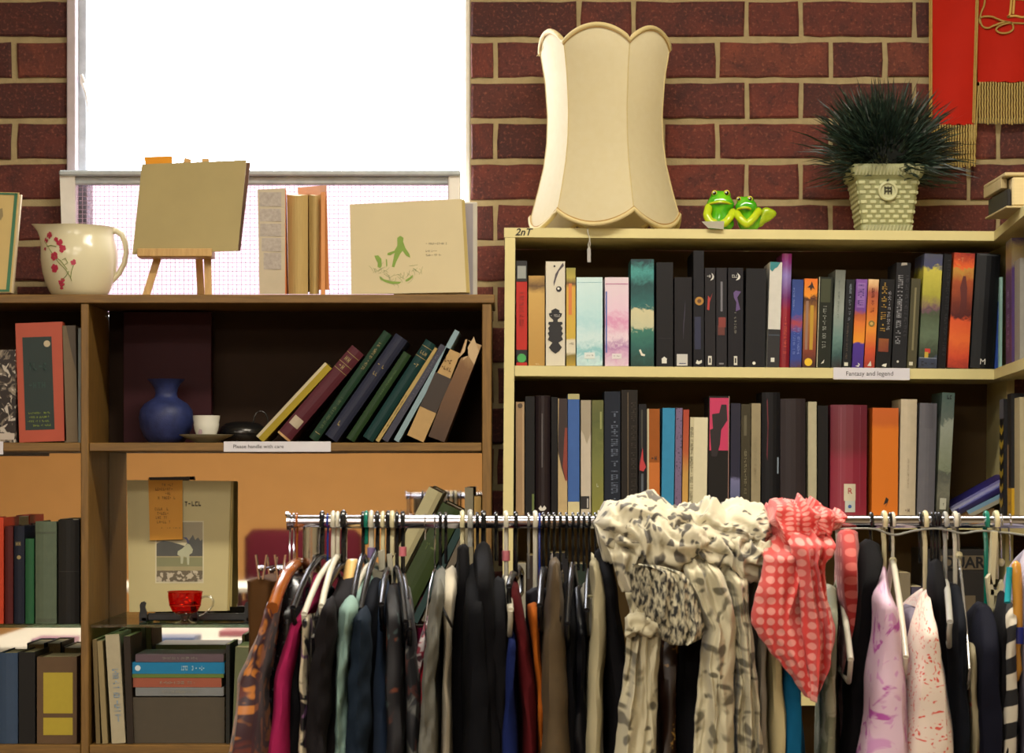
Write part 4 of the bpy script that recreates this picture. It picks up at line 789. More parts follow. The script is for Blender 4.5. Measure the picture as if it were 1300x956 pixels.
def card(label, x0, x1, y0, y1, dd, txt, tx, size, roll=0, extra=None):
    t = thing('shelf_label', label, 'label', (X((x0+x1)/2, dd), dd, Z(y1, dd)))
    m = MB(); m.add([P(x0, y0, dd), P(x1, y0+roll, dd), P(x1, y1+roll, dd), P(x0, y1, dd)]+[p+Vector((0, .0005, 0)) for p in (P(x0, y0, dd), P(x1, y0+roll, dd), P(x1, y1+roll, dd), P(x0, y1, dd))], [(3,2,1,0),(4,5,6,7),(0,1,5,4),(3,7,6,2),(1,2,6,5),(0,4,7,3)])
    obj('paper_strip', m, mat('#d0cdd4', .5, .03), t)
    if txt: m = text_mb(txt, size, (X(tx, dd), dd-.0004, Z((y0+y1)/2+roll/2, dd)), t=.0001); obj('printed_words', m, mat('#3c3a40', .6), t)
card('white paper strip reading Please handle with care on the middle shelf edge', 284, 420, 560.5, 573.5, DB-.0012, 'Please handle with care', 328, .0108)
card('white paper strip reading Fantasy and legend on the cream shelf edge', 1058, 1155, 466.5, 481.5, DB-.0035, 'Fantasy and legend', 1104, .0127, 1)
card('blank end of a white label at the left edge of the picture', -90, 4, 560.5, 577, DB-.0012, None, 0, 0)
# ---------------------------------------------------------------- on the glass shelf
d = DB+.16
tb = thing('book', 'large pale yellow book with a garden photograph on its cover, on the plate stand', 'book', (X(227, d), d, gz+.02))
slab('cover', [(164, 777), (288.5, 775.5), (293, 611), (161, 609.5)], d, d+.028, .003, mat('#bcae7c', .55, .08, 14), tb)
slab('pages', [(166, 776.5), (291, 775), (296, 612), (164, 611.5)], d+.0035, d+.0315, .012, mat('#a8945c', .8), tb)
slab('cover', [(166, 777), (294, 770), (297, 611), (163, 610)], d+.0160, d+.044, .003, mat('#a89458', .6), tb)
zq = (lambda x, y: (150+x/4.553, 590+y/4.553)); TL = .028*120/166
def f2(name, polys, m_, k=0): return flat(name, [[zq(*p) for p in pl] for pl in polys], m_, tb, d-.0004-.0003*k, TL, 776)
f2('photo_border', [[(214,325),(495,325),(495,685),(214,685)]], mat('#ccc3a0', .5))
f2('photo_sky', [[(222,332),(488,332),(488,450),(222,450)]], mat('#8c7f5c', .4), 1)
f2('photo_trees', [[(222,455),(260,440),(300,445),(340,455),(385,470),(415,430),(432,405),(445,435),(462,420),(475,440),(488,430),(488,530),(222,530)]], mat('#35342a', .4, .3, 60), 2)
f2('photo_lawn', [[(222,530),(488,530),(488,590),(222,590)]], mat('#77764a', .4), 2)
f2('photo_path', [[(222,588),(488,588),(488,612),(222,612)], [(222,528),(488,528),(488,536),(222,536)]], mat('#94885c', .4), 3)
f2('photo_flower_bed', [[(222,612),(488,612),(488,676),(222,676)]], blot('#5c5038', '#b5a890', 120, .5, .56, .5, 'Object'), 3)
f2('photo_figure', [[(345,500),(370,485),(385,470),(400,455),(415,462),(432,490),(428,510),(412,520),(410,578),(400,578),(396,535),(378,530),(374,572),(362,572),(360,530),(342,520)]], mat('#a8a888', .4), 4)
f2('photo_blue_ribbon', [[(375,420),(395,420),(410,440),(408,456),(398,450),(395,435)]], mat('#2c2c54', .4), 4)
m = MB(); a = zq(385, 240); b_ = zq(495, 212); dd = d-.0006+TL*(776-a[1])/120; glyphs(m, X(a[0], dd), X(b_[0], dd), Z(a[1], dd), Z(b_[1], dd), dd, 0, 5, False, .9); obj('small_print', m, mat('#57503c', .6), tb)
m = MB(); q = [(183, 437), (372, 432), (372, 78), (174, 78)]; nn = []
for (x, y), o_ in zip(q, (.003, .003, 0, 0)): px, py = zq(x, y); nn.append(P(px, py, d-.002-o_*2+TL*(776-py)/120))
m.add(nn+[p+Vector((0, .0005, 0)) for p in nn], [(0,1,2,3),(7,6,5,4),(0,4,5,1),(1,5,6,2),(2,6,7,3),(3,7,4,0)])
an = thing('paper_note', 'amber handwritten paper note hanging over the top of the pale yellow book', 'note', (X(210, d), d, Z(688, d))); obj('paper', m, mat('#c88a14', .6, .06), an)
m = MB()
for i, (x0, x1, y) in enumerate(((230, 330, 115), (215, 320, 140), (250, 310, 165), (230, 330, 190), (212, 300, 255), (225, 300, 280), (195, 290, 305), (225, 310, 330), (215, 360, 370))):
    a = zq(x0, y+9); b_ = zq(x1, y-7); dd = d-.0065+TL*(776-a[1])/120; glyphs(m, X(a[0], dd), X(b_[0], dd), Z(a[1], dd), Z(b_[1], dd), dd, 0, i, False, .75)
obj('faint_writing', m, mat('#8f6414', .6), an)
slab('clip', [(190, 609.5), (240, 609.5), (239, 605), (189, 606)], d+.024, d+.025, .02, mat('#2c2014', .6), an)
pst = thing('plate_stand', 'low black plate stand holding up the pale yellow book', 'stand', (X(227, d-.02), d-.02, gz))
def fp(polys, y0, y1): 
    m = MB()
    for pl in polys: m.ext([(X(x, y0), Z(y, y0)) for x, y in pl], y0, y1)
    return m
d = DB+.13
m = MB(); m.bbox((X(190, d), d-.028, Z(787, d)), (X(315, d), d-.018, Z(777.5, d)), .002); obj('crossbar', m, BLACK, pst)
for xx in (186, 250, 318):
    m = MB(); yy0 = d-.035; m.ext([(X(xx-6, d)+(x_)*.001, gz+z_*.001) for x_, z_ in ((0,0),(14,0),(16,12),(15,20),(12,30),(14,38),(10,42),(4,40),(1,34),(2,24),(0,14))], yy0, yy0+.007); m.bbox((X(xx-4, d), yy0, gz), (X(xx+4, d), yy0+.09, gz+.010), .002); obj('foot', m, BLACK, pst)
rd = DB+.022; rs = rd/F; rc = (X(235, rd), rd, gz)
rg_ = thing('glass_cup', 'ruby red punch cup with a clear glass foot and handle', 'cup', rc); CG = glass((.86, .90, .90), .03, .2, 'clear_glass')
m = MB(); m.lathe([(r*rs, z*rs) for r, z in ((0.01,12.5),(10,13),(16,16),(20,24),(21.5,34),(21.8,41),(21,41),(20.6,34),(19,25),(15,17.5),(.01,14))], rc, 40); obj('bowl', m, glass('#f3704a', .04, .03, 'ruby_glass'), rg_, True)
m = MB(); m.lathe([(r*rs, z*rs) for r, z in ((14,0),(14.5,1.5),(6,4),(4.5,7),(7,11),(14,14.6),(.01,12.2))], rc, 32); obj('foot', m, CG, rg_, True)
m = MB(); m.tube([P(x, y, rd) for x, y in ((255,759),(261,757),(268,758),(271,763),(270,769),(265,775),(259,779),(253,782))], .0022, 8); obj('handle', m, CG, rg_, True)
m = MB(); m.tube([(rc[0]+21.9*rs*math.cos(a), rc[1]+21.9*rs*math.sin(a), rc[2]+41*rs) for a in [2*PI*i/32 for i in range(32)]], .0012, 6, closed=True); m.tube([(rc[0]+20*rs*math.cos(a), rc[1]+20*rs*math.sin(a), rc[2]+24*rs) for a in [2*PI*i/32 for i in range(32)]], .0008, 6, closed=True); obj('rim', m, mat('#b8301c', .15, metal=.3), rg_, True)
m = MB(); m.bbox((X(293, d), DB+.06, gz), (X(340, d), DB+.16, gz+.004), .001); m.bbox((X(160, DB+.1), DB+.17, gz), (X(200, DB), DB+.21, gz+.006), .001)
# ================================================================ ON THE CREAM BOOKCASE
def cz(x, y=289): return Z(yc(y, x), DB)+.0006
ld = 4.884; ls = ld/F; lx = X(767.5, ld); lz0 = cz(767)
shd = thing('lampshade', 'tall waisted cream fabric lampshade with scalloped corded edges', 'lampshade', (lx, ld, lz0))
FAB = None
m_, nt, b = new_mat('shade_fabric'); v = tex(nt, 'Object'); n = noi(nt, v, 70, 4)
nt.links.new(mixc(nt, n, '#d6c9a0', '#dfd5b4'), b.inputs['Base Color']); b.inputs['Roughness'].default_value = .8; bump(nt, b, noi(nt, tex(nt, 'Object', (40, 40, 8)), 30, 2), .15, .001)
o_ = nt.nodes['Material Output']; tl = nt.nodes.new('ShaderNodeBsdfTranslucent'); tl.inputs[0].default_value = lin('#d8c89c'); mx = nt.nodes.new('ShaderNodeMixShader'); mx.inputs[0].default_value = .3
nt.links.new(b.outputs[0], mx.inputs[1]); nt.links.new(tl.outputs[0], mx.inputs[2]); nt.links.new(mx.outputs[0], o_.inputs[0]); FAB = m_
TRIM = mat('#c9b682', .7, .12, 200, .3); BRAID = mat('#a8854a', .7, .2, 300)
hp = [(3,96),(22,91),(52,83),(82,76),(112,72),(148,71),(192,74),(226,79.5),(243,82)]    # height px, radius px (of the seams' circle)
def hr(z):
    for (a, r0), (c_, r1) in zip(hp, hp[1:]):
        if a <= z <= c_: t = (z-a)/(c_-a); t = t; return r0+(r1-r0)*t
    return hp[0][1] if z < 3 else hp[-1][1]
SA = [math.radians(-40+60*k) for k in range(6)]           # seam angles from the front, + to the right
def shp(k, u, v_, off=0):                                 # panel k, u across 0..1, v up 0..1
    lobe = math.sin(PI*u)
    zb = 19-19*lobe**.85; zt_ = 229+20*lobe**.8; z = zb+(zt_-zb)*v_
    r = hr(z)+off; bul = 0.30
    a0, a1 = SA[k], SA[k]+math.radians(60)
    p0 = Vector((math.sin(a0), -math.cos(a0), 0)); p1 = Vector((math.sin(a1), -math.cos(a1), 0)); ch = p0.lerp(p1, u); am = a0+(a1-a0)*u; arc = Vector((math.sin(am), -math.cos(am), 0))
    q = (ch*(1-bul)+arc*bul)*r*ls*1.03
    return Vector((lx+q.x, ld+q.y, lz0+z*ls+.0055))
for k in range(6):
    m = MB(); nu, nv = 14, 26
    m.loft([[shp(k, i/nu, j/nv) for i in range(nu+1)] for j in range(nv+1)][::-1], closed=False)
    obj('shade_panel', m, FAB, shd, True)
for nm_, v0, off in (('bottom_cord', 0, 0), ('top_cord', 1, 0)):
    pts = [shp(k, i/16, v0, .6) for k in range(6) for i in range(16)]
    m = MB(); m.tube(pts, .0050, 8, closed=True); obj(nm_, m, TRIM, shd, True)
    m = MB(); m.tube([p+Vector((0, 0, .0055 if v0 == 0 else -.0055))+(p-Vector((lx, ld, p.z))).normalized()*.001 for p in pts], .0012, 6, closed=True); obj('braid', m, BRAID, shd, True)
m = MB()
for k in range(6): m.tube([shp(k, 0, j/20, .3) for j in range(21)], .0012, 5)
obj('seams', m, TRIM, shd, True)
m = MB()
for (y, f_) in ((.93, 1), ): m.tube([(lx+hr(225)*ls*.80*math.cos(a), ld+hr(225)*ls*.80*math.sin(a), lz0+225*ls) for a in [2*PI*i/24 for i in range(24)]], .0015, 6, closed=True)
for k in range(3):
    a = k*2*PI/3; m.tube([(lx, ld, lz0+218*ls), (lx+hr(225)*ls*.80*math.cos(a), ld+hr(225)*ls*.80*math.sin(a), lz0+225*ls)], .0015, 6)
obj('wire_frame', m, TRIM, shd, True)
m = MB(); p = shp(5, .35, 1); m.tube([p, p+Vector((-.006, -.01, -.016)), p+Vector((-.004, -.012, -.03)), p+Vector((-.010, -.012, -.040))], .0009, 5)
for s_ in (-1, 0, 1): m.tube([p+Vector((-.010, -.012, -.040)), p+Vector((-.013+.004*s_, -.012, -.046))], .0006, 4)
obj('loose_thread', m, TRIM, shd)
tg = thing('price_tag', 'narrow grey swing tag on a white thread hanging under the lampshade', 'tag', P(748, 333, DB-.02)); td = DB-.014
m = MB(); pts = [P(746, 290, td), P(746.5, 296, td), P(749, 304, td), P(746.5, 311, td), P(748, 317, td)]; m.tube(pts, .0010, 5); m.tube([P(748, 317, td), P(749.5, 309, td), P(748, 304, td)], .0009, 5); obj('thread', m, mat('#b5b0a4', .8), tg)
m = MB(); m.bbox((X(745.5, td), td-.0006, Z(333, td)), (X(750, td), td+.0006, Z(315, td)), .0003); obj('card', m, mat('#a09c98', .5), tg)
# ---------------------------------------------------------------- frogs (one ceramic figurine)
fd = DB+.06; fs_ = fd/F; fx, fz = X(932, fd), cz(932)
frog = thing('frog_figurine', 'glossy green ceramic pair of frogs hugging, between lampshade and plant', 'figurine', (fx, fd, fz))
m_, nt, b = new_mat('frog_glaze'); sx = nt.nodes.new('ShaderNodeSeparateXYZ'); nt.links.new(tex(nt, 'Object'), sx.inputs[0])
f_ = noi(nt, tex(nt, 'Object'), 28, 2); nt.links.new(mixc(nt, ramp(nt, f_, [(.42, (0,0,0)), (.62, (1,1,1))]), '#3fa012', '#6fc01a'), b.inputs['Base Color']); b.inputs['Roughness'].default_value = .15; b.inputs['Coat Weight'].default_value = .5; FG = m_
FY = mat('#b0c41c', .18, .2, 60); 
def meta(name, els, m_, par, res=.0022):
    mbd = bpy.data.metaballs.new('mb'); mbd.resolution = res; mbd.threshold = .3
    for (px, py, dy, r, *sz) in els:
        e = mbd.elements.new(); e.co = (X(px, fd)-fx, dy, Z(py, fd)-fz); e.radius = r*fs_*1.45
        if sz: e.type = 'ELLIPSOID'; e.size_x, e.size_y, e.size_z = [q for q in sz[0]]
    o = bpy.data.objects.new('mb', mbd); COL.objects.link(o); dg = bpy.context.evaluated_depsgraph_get(); dg.update()
    me = bpy.data.meshes.new_from_object(o.evaluated_get(dg)); bpy.data.objects.remove(o); bpy.data.metaballs.remove(mbd)
    me.materials.clear(); me.materials.append(m_); me.polygons.foreach_set('use_smooth', [True]*len(me.polygons)); me.name = name
    oo = bpy.data.objects.new(name, me); COL.objects.link(oo); oo.parent = par; return oo
def chain(pts, r0, r1, dy):
    out = []
    for i in range(len(pts)-1):
        for k in range(5):
            t = k/5; out.append((pts[i][0]+(pts[i+1][0]-pts[i][0])*t, pts[i][1]+(pts[i+1][1]-pts[i][1])*t, dy[i]+(dy[i+1]-dy[i])*t, r0+(r1-r0)*(i+t)/len(pts)))
    return out
meta('frog_body', [(914, 275, .0, 12), (914, 282, .0, 12), (914, 266, 0, 12.5), (914, 258, -.004, 12), (907, 258, -.008, 9), (921, 258, -.008, 9), (914, 252, -.004, 9), (908, 247.5, -.004, 5.5), (922, 247.5, -.004, 5.5), (903, 261, -.006, 6), (926, 261, -.006, 6)]+[(904+20*t/4, 284, -.004, 8) for t in range(5)], FG, frog)
meta('frog_body', [(947, 278, .0, 10.5), (948, 284, .0, 11), (947, 270, -.002, 10.5), (946, 263, -.008, 10), (940, 264, -.012, 7.5), (953, 263, -.012, 7.5), (946, 258, -.008, 8), (939.5, 254.5, -.008, 4.6), (952, 254, -.008, 4.6), (960, 276, 0, 8), (962, 268, .002, 6), (956, 284, 0, 9)], FG, frog)
AR = chain([(899, 264), (896.5, 275), (900, 283), (908, 285)], 5.0, 4.0, [-.012, -.020, -.024, -.026]); meta('arm', AR, FY, frog)
meta('arm', chain([(930, 270), (925, 278), (919, 285), (914, 286)], 4.8, 4.0, [-.014, -.022, -.026, -.028]), FY, frog)
meta('arm', chain([(934, 272), (938, 279), (944, 285), (948, 287)], 4.6, 4.2, [-.018, -.026, -.028, -.028]), FY, frog)
meta('arm', chain([(962, 269), (957, 276), (951, 283), (946, 287)], 4.6, 4.2, [-.014, -.022, -.028, -.028]), FY, frog)
meta('leg', chain([(964, 283), (968, 276), (972, 268), (978, 270), (983, 272)], 5.5, 3.4, [.002, 0, -.002, -.002, 0])+chain([(968, 280), (976, 277), (982, 272)], 4, 3, [0, 0, 0]), mat('#9ab41c', .18, .25, 60), frog)
for (x, y, w, dy) in ((914.5, 258.2, 13.5, -.0265), (945.5, 265.4, 9.5, -.0275)):
    m = MB(); m.tube([P(x-w+2*w*t/10, y-.2-1.6*math.sin(PI*t/10)+.9*(abs(t-5)/5)**2, fd+dy+.012*(abs(t-5)/5)**2) for t in range(11)], .0030, 7); obj('lip', m, FY, frog, True)
    m = MB(); m.tube([P(x-w+2*w*t/10, y+.9-1.4*math.sin(PI*t/10)+.9*(abs(t-5)/5)**2, fd+dy-.0018+.012*(abs(t-5)/5)**2) for t in range(11)], .0008, 6); obj('mouth', m, mat('#7a5a10', .4), frog)
for (x, y, dy, r) in ((907, 245, -.013, 2.6), (922.6, 245, -.013, 3), (937.8, 252.8, -.015, 2.2), (952, 252.4, -.015, 2.7)):
    for nm_, rr_, oy, cc in (('eye_ring', r+.9, 0, mat('#d8cc50', .2)), ('eye', r, -.0022, mat('#0c0c14', .06)), ('eye_glint', r*.4, -.0058, mat('#e8e8f0', .1))):
        m = MB(); c_ = P(x+(-.8 if nm_ == 'eye_glint' else 0), y-(.8 if nm_ == 'eye_glint' else 0), fd+dy+oy)
        m.lathe([(rr_*fs_*math.sin(PI*i/10)+1e-5, -rr_*fs_*math.cos(PI*i/10)) for i in range(11)], c_, 14); obj(nm_, m, cc, frog, True)
pt_ = thing('price_tag', 'small grey card tag lying over the shelf edge below the left frog', 'tag', P(905, 290, DB-.01))
m = MB(); q = [P(891, 281.5, DB+.012), P(919.5, 281, DB+.012), P(918.5, 291, DB-.011), P(899, 289.5, DB-.011)]; m.add(q+[p+Vector((0, .0004, .0006)) for p in q], [(3,2,1,0),(4,5,6,7),(0,1,5,4),(1,2,6,5),(2,3,7,6),(3,0,4,7)]); obj('card', m, mat('#a09a8c', .5, .05), pt_)
# ---------------------------------------------------------------- planter and grass
pd = DB+.115; pk = pd/F; px_, pz_ = X(1121, pd), cz(1121)
pot = thing('potted_grass', 'dark green artificial grass plant in a square cream basket weave pot', 'plant', (px_, pd, pz_))
POT = mat('#8f9168', .5, .15, 40);  # darker than the weave: groove shade put into the body colour
def sq(hw, z, r=.15, n=4):
    pts = []
    for cx, cy, a0 in ((1,-1,-PI/2),(1,1,0),(-1,1,PI/2),(-1,-1,PI)):
        for k in range(n+1):
            a = a0+PI/2*k/n; pts.append(Vector((px_+(cx*(1-r)+r*math.cos(a))*hw*pk, pd+(cy*(1-r)+r*math.sin(a))*hw*pk, pz_+z*pk)))
    return pts
prof = [(31.5,0),(33,2),(33,9),(31.5,11),(32,12),(39.5,66),(40,68),(43.5,70),(45.5,76),(45.5,83),(43.5,86),(40,86),(37,80)]
m = MB(); m.loft([sq(a, z) for a, z in prof][::-1]); obj('pot_body', m, POT, pot, True)
def bodyhw(z): return 32+(z-12)*7.5/54
m = MB(); wv = MB(); nr = 9; rh = 54/nr
for j in range(nr):
    z0 = 12+j*rh; hw = bodyhw(z0+rh/2)
    for side in range(4):
        n = 6; w = 2*hw/n
        for i in range(n+1):
            c_ = -hw+w*(i+(.5 if j % 2 == 0 else 0)); 
            if abs(c_) > hw-w*.35: continue
            if side == 0 and abs(c_) < 11 and abs(z0+rh/2-52) < 11: continue
            a, b_ = c_-w*.34, c_+w*.34
            if side == 0: lo_, hi = (px_+a*pk, pd-hw*pk-.0018, pz_+(z0+.7)*pk), (px_+b_*pk, pd-hw*pk+.003, pz_+(z0+rh-.7)*pk)
            elif side == 1: lo_, hi = (px_+a*pk, pd+hw*pk-.003, pz_+(z0+.7)*pk), (px_+b_*pk, pd+hw*pk+.0022, pz_+(z0+rh-.7)*pk)
            elif side == 2: lo_, hi = (px_-hw*pk-.0009, pd+a*pk, pz_+(z0+.7)*pk), (px_-hw*pk+.003, pd+b_*pk, pz_+(z0+rh-.7)*pk)
            else: lo_, hi = (px_+hw*pk-.003, pd+a*pk, pz_+(z0+.7)*pk), (px_+hw*pk+.0022, pd+b_*pk, pz_+(z0+rh-.7)*pk)
            m2 = MB(); m2.bbox(lo_, hi, .0016)
            if side in (0, 2): obj('weave_piece', m2, mat('#b7b78e', .4, .1), pot)
            else: wv.bbox(lo_, hi, .0016)
obj('weave_back', wv, mat('#b7b78e', .4, .1), pot)
m = MB()
for i in range(19):
    x = -41+i*4.35; m.tube([(px_+x*pk, pd-44.2*pk, pz_+72*pk), (px_+(x+2.4)*pk, pd-45.0*pk, pz_+82.5*pk)], .0022, 6)
    if abs(x) < 30: m.tube([(px_+x*pk, pd-33.5*pk, pz_+1.5*pk), (px_+(x+3)*pk, pd-33.2*pk, pz_+10*pk)], .0022, 6)
obj('rope_rim', m, mat('#a3a27c', .5, .2, 60), pot, True)
m = MB(); yy = pd-bodyhw(52)*pk-.004; m.tube([(px_+10.5*pk*math.cos(a), yy, pz_+52*pk+10.5*pk*math.sin(a)) for a in [2*PI*i/28 for i in range(28)]], .0034, 8, closed=True); m.disc((px_, pz_+52*pk), 9*pk, yy+.001, .001, 0, 20); obj('medallion', m, mat('#b7b78e', .4, .1), pot, True)
m = MB(); m.bbox((px_-5*pk, yy-.003, pz_+51*pk), (px_+5*pk, yy, pz_+53*pk)); m.bbox((px_-4*pk, yy-.003, pz_+55*pk), (px_+4*pk, yy, pz_+57*pk))
for i in (-4, 0, 4): m.bbox((px_+(i-.8)*pk, yy-.0035, pz_+48*pk), (px_+(i+.8)*pk, yy, pz_+58*pk))
obj('medallion_mark', m, mat('#3c3a28', .6), pot)
m = MB(); gr = random.Random(11)
tufts = []
while len(tufts) < 110:
    q = Vector((gr.gauss(0, 1), gr.gauss(0, 1), gr.gauss(.25, 1))).normalized()
    if q.z > -.12: tufts.append((q, gr.uniform(.86, 1.08)))
C0 = Vector((px_, pd, pz_+84*pk))
for q, ts in tufts:
    for i in range(24):
        dr = (q+Vector((gr.gauss(0, .17), gr.gauss(0, .17), gr.gauss(0, .17)))).normalized()
        E = Vector((.196*dr.x, .150*dr.y, .200*dr.z+.004))*ts; u0 = gr.uniform(.18, .62); L = gr.uniform(.3, .42)
        base = C0+E*u0; tip = C0+E*(u0+L)+Vector((gr.gauss(0, .006), gr.gauss(0, .006), gr.gauss(0, .006)-.010*(1-abs(dr.z))))
        mid = (base+tip)/2+Vector((gr.gauss(0, .003), gr.gauss(0, .003), .005))
        for p in (base, mid, tip): p.y = min(p.y, DW-.012); p.z = max(p.z, C0.z-.03)
        if max(abs(tip.x-px_), abs(tip.y-pd)) < 48*pk and tip.z < C0.z: continue
        s_ = dr.cross(Vector((gr.random()-.5, gr.random()-.5, gr.random()-.5))).normalized()*gr.uniform(.0011, .0023)
        m.add([base-s_, base+s_, mid-s_*.9, mid+s_*.9, tip], [(0,1,3,2), (2,3,4)])
m_, nt, b = new_mat('grass_blades'); nt.links.new(ramp(nt, noi(nt, tex(nt, 'Object'), 90, 2), [(.3, '#0e1712'), (.55, '#1c2c22'), (.68, '#34463a'), (.8, '#6a7864')]), b.inputs['Base Color']); b.inputs['Roughness'].default_value = .4
obj('foliage', m, m_, pot, kind='stuff')
m = MB(); m.lathe([(.001, 0), (.035, .002), (.058, .03), (.052, .06), (.03, .082), (.001, .09)], (px_, pd, pz_+80*pk), 16); obj('foam_core', m, mat('#0c120e', .9), pot, True)
# ---------------------------------------------------------------- banner
RD = cloth('#ac2012', .75, .12, 12); GD = mat('#a8863c', .5, .25, 200, .3)
bn = thing('banner', 'red cloth banner with gold braid, gold lettering and gold fringe on the brick wall', 'banner', P(1243, 213, DW-.03))
def wav(x, y, a=.0025): return a*math.sin(x*.11+y*.02)+a*.8*noise.noise(Vector((x*.03, y*.02, 1)))
def drape(name, xl, xr, y0, y1, d, n=14, m_=RD, yend=None):
    m = MB(); fr = []; bk_ = []
    for j in range(25):
        y = y0+(y1-y0)*j/24
        fr.append([P(xl(y)+(xr(y)-xl(y))*i/n, y+(0 if j < 24 else 1.2*math.sin(i*1.9)), d+wav(xl(y)+(xr(y)-xl(y))*i/n, y)) for i in range(n+1)])
    bk_ = [[p+Vector((0, .002, 0)) for p in r] for r in fr]
    m.loft([a+b_[::-1] for a, b_ in zip(fr, bk_)]); return obj(name, m, m_, bn, True)
drape('cloth_panel', lambda y: 1181+y*.005, lambda y: 1243-y*.045, -140, 158, DW-.035)
drape('cloth_panel', lambda y: 1241, lambda y: 1420, -140, 104, DW-.028, 30)
for xs in ((lambda y: 1182.5), (lambda y: 1241.5-y*.028)):
    m = MB(); m.tube([P(xs(y), y, DW-.0385+wav(xs(y), y)) for y in range(-140, 157, 8)], .0022, 6); m.tube([P(xs(y)-2.2, y, DW-.0375+wav(xs(y), y)) for y in range(-140, 157, 8)], .0016, 6); obj('gold_braid', m, GD, bn, True)
def fringe(x0, x1, y0, y1, d, step=3.4, skew=0):
    m = MB(); x = x0; fr = random.Random(int(x0))
    while x < x1:
        L = y1+fr.uniform(-1.5, 1.5); a = P(x, y0-1, d); b_ = P(x+skew*(L-y0), L, d+fr.uniform(-.002, .002)); n = 14
        m.tube([a.lerp(b_, i/n)+Vector((.0006*math.sin(i*2.3), .0006*math.cos(i*2.3), 0)) for i in range(n+1)], .0021, 5); x += step
    return obj('fringe', m, mat('#a88f48', .6, .5, 300), bn, True, kind='stuff')
fringe(1183, 1238, 159, 212, DW-.034); fringe(1236, 1243, 110, 206, DW-.031, 3.2, -.06); fringe(1244, 1420, 105, 157, DW-.027)
m = MB(); em = lambda x, y: (1160+x/4.343, y/4.343)
pts = [(395,-20),(388,30),(372,70),(366,110),(380,145),(410,155),(440,142),(500,122),(540,128),(548,160),(520,180),(480,182),(455,165),(470,145),(520,128),(575,128),(640,130),(700,120)]
pts2 = [(366,130),(362,105),(385,92),(430,92),(470,108),(520,125)]
def sm(pts, n=6):
    out = []
    for i in range(len(pts)-1):
        p0, p1, p2, p3 = [Vector(pts[max(0, min(len(pts)-1, i+k))]) for k in (-1, 0, 1, 2)]
        for j in range(n):
            t = j/n; out.append(.5*((2*p1)+(p2-p0)*t+(2*p0-5*p1+4*p2-p3)*t*t+(3*p1-p0-3*p2+p3)*t**3))
    return out+[Vector(pts[-1])]
for q in (pts, pts2): m.tube([P(*em(*p), DW-.0325) for p in sm(q)], .0021, 6)
obj('gold_scroll', m, GD, bn, True)
m = MB(); 
for q in ([(540,-90),(538,0),(530,80),(516,92)], [(516,92),(560,88),(600,95),(640,80),(655,45),(635,10),(590,-5),(545,-5)], [(545,-5),(600,-15),(630,-50),(600,-90),(540,-92)], [(556,-85),(554,0),(548,78)]): m.tube([P(*em(*p), DW-.0325) for p in sm(q)], .0026, 6)
obj('gold_letter', m, mat('#c9a04c', .45, .15, 100), bn, True)
# ---------------------------------------------------------------- book lying on the return shelf
d = 4.40; zt0 = zt(289)+.0006
tb2 = thing('book', 'thick pale wood coloured book lying on the return shelf in the top right corner', 'book', (X(1300, d), d, zt0))
m = MB(); m.bbox((X(1278, d), d-.05, zt0+.004), (X(1278, d)+.16, d+.14, zt0+.058), .003); obj('pages', m, mat('#c2b083', .7, .15, 20, stretch=(1, 1, 12)), tb2)
m = MB(); m.bbox((X(1270, d), d-.052, zt0), (X(1272, d)+.17, d+.142, zt0+.004), .001); m.bbox((X(1268, d), d-.052, zt0+.0585), (X(1272, d)+.17, d+.142, zt0+.066), .002); m.bbox((X(1268, d), d-.02, zt0+.040), (X(1276, d), d+.142, zt0+.060), .001); obj('cover', m, [mat('#ae9c70', .6)], tb2)
m = MB(); m.bbox((X(1272, d)+.001, d-.045, zt0+.0045), (X(1277, d), d+.13, zt0+.036), .001); obj('dark_spine', m, BLACK, tb2)
# ================================================================ CLOTHES RACK
DR = 3.2; ZR = Z(662.5, DR); k3 = DR/F
rack = thing('clothes_rack', 'chrome clothes rack whose rail crosses the lower right of the picture', 'clothes rack', (X(400, DR), DR, 0))
m = MB(); m.tube([(X(366, DR), DR, ZR), (X(600, DR), DR, ZR), (X(1400, DR), DR, ZR)], .0088, 20); obj('rail', m, CHROME, rack, True)
m = MB(); m.tube([(X(364.5, DR), DR, ZR), (X(367.5, DR), DR, ZR)], .0115, 20); m.tube([(X(362.5, DR), DR, ZR+.0105), (X(366.5, DR), DR, ZR+.0105)], .003, 8); obj('end_cap', m, CHROME, rack, True)
CH2 = mat('#b4b0ac', .2, .05, metal=1)
for x in (396, 1380):
    m = MB(); m.tube([(X(x, DR), DR, .10), (X(x, DR), DR, ZR-.007)], .0125, 20); obj('post', m, CH2, rack, True)
    m = MB(); m.tube([(X(x, DR), DR-.26, .085), (X(x, DR), DR+.26, .085)], .0125, 14); obj('foot', m, CH2, rack, True)
    for yy in (DR-.25, DR+.25): m = MB(); m.tube([(X(x, DR)-.012, yy, .03), (X(x, DR)+.012, yy, .03)], .03, 16); m.tube([(X(x, DR), yy, .03), (X(x, DR), yy, .085)], .006, 8); obj('caster', m, BLACK, rack, True)
m = MB(); m.tube([(X(396, DR), DR, .2), (X(1380, DR), DR, .2)], .009, 14); obj('lower_rail', m, CH2, rack, True)
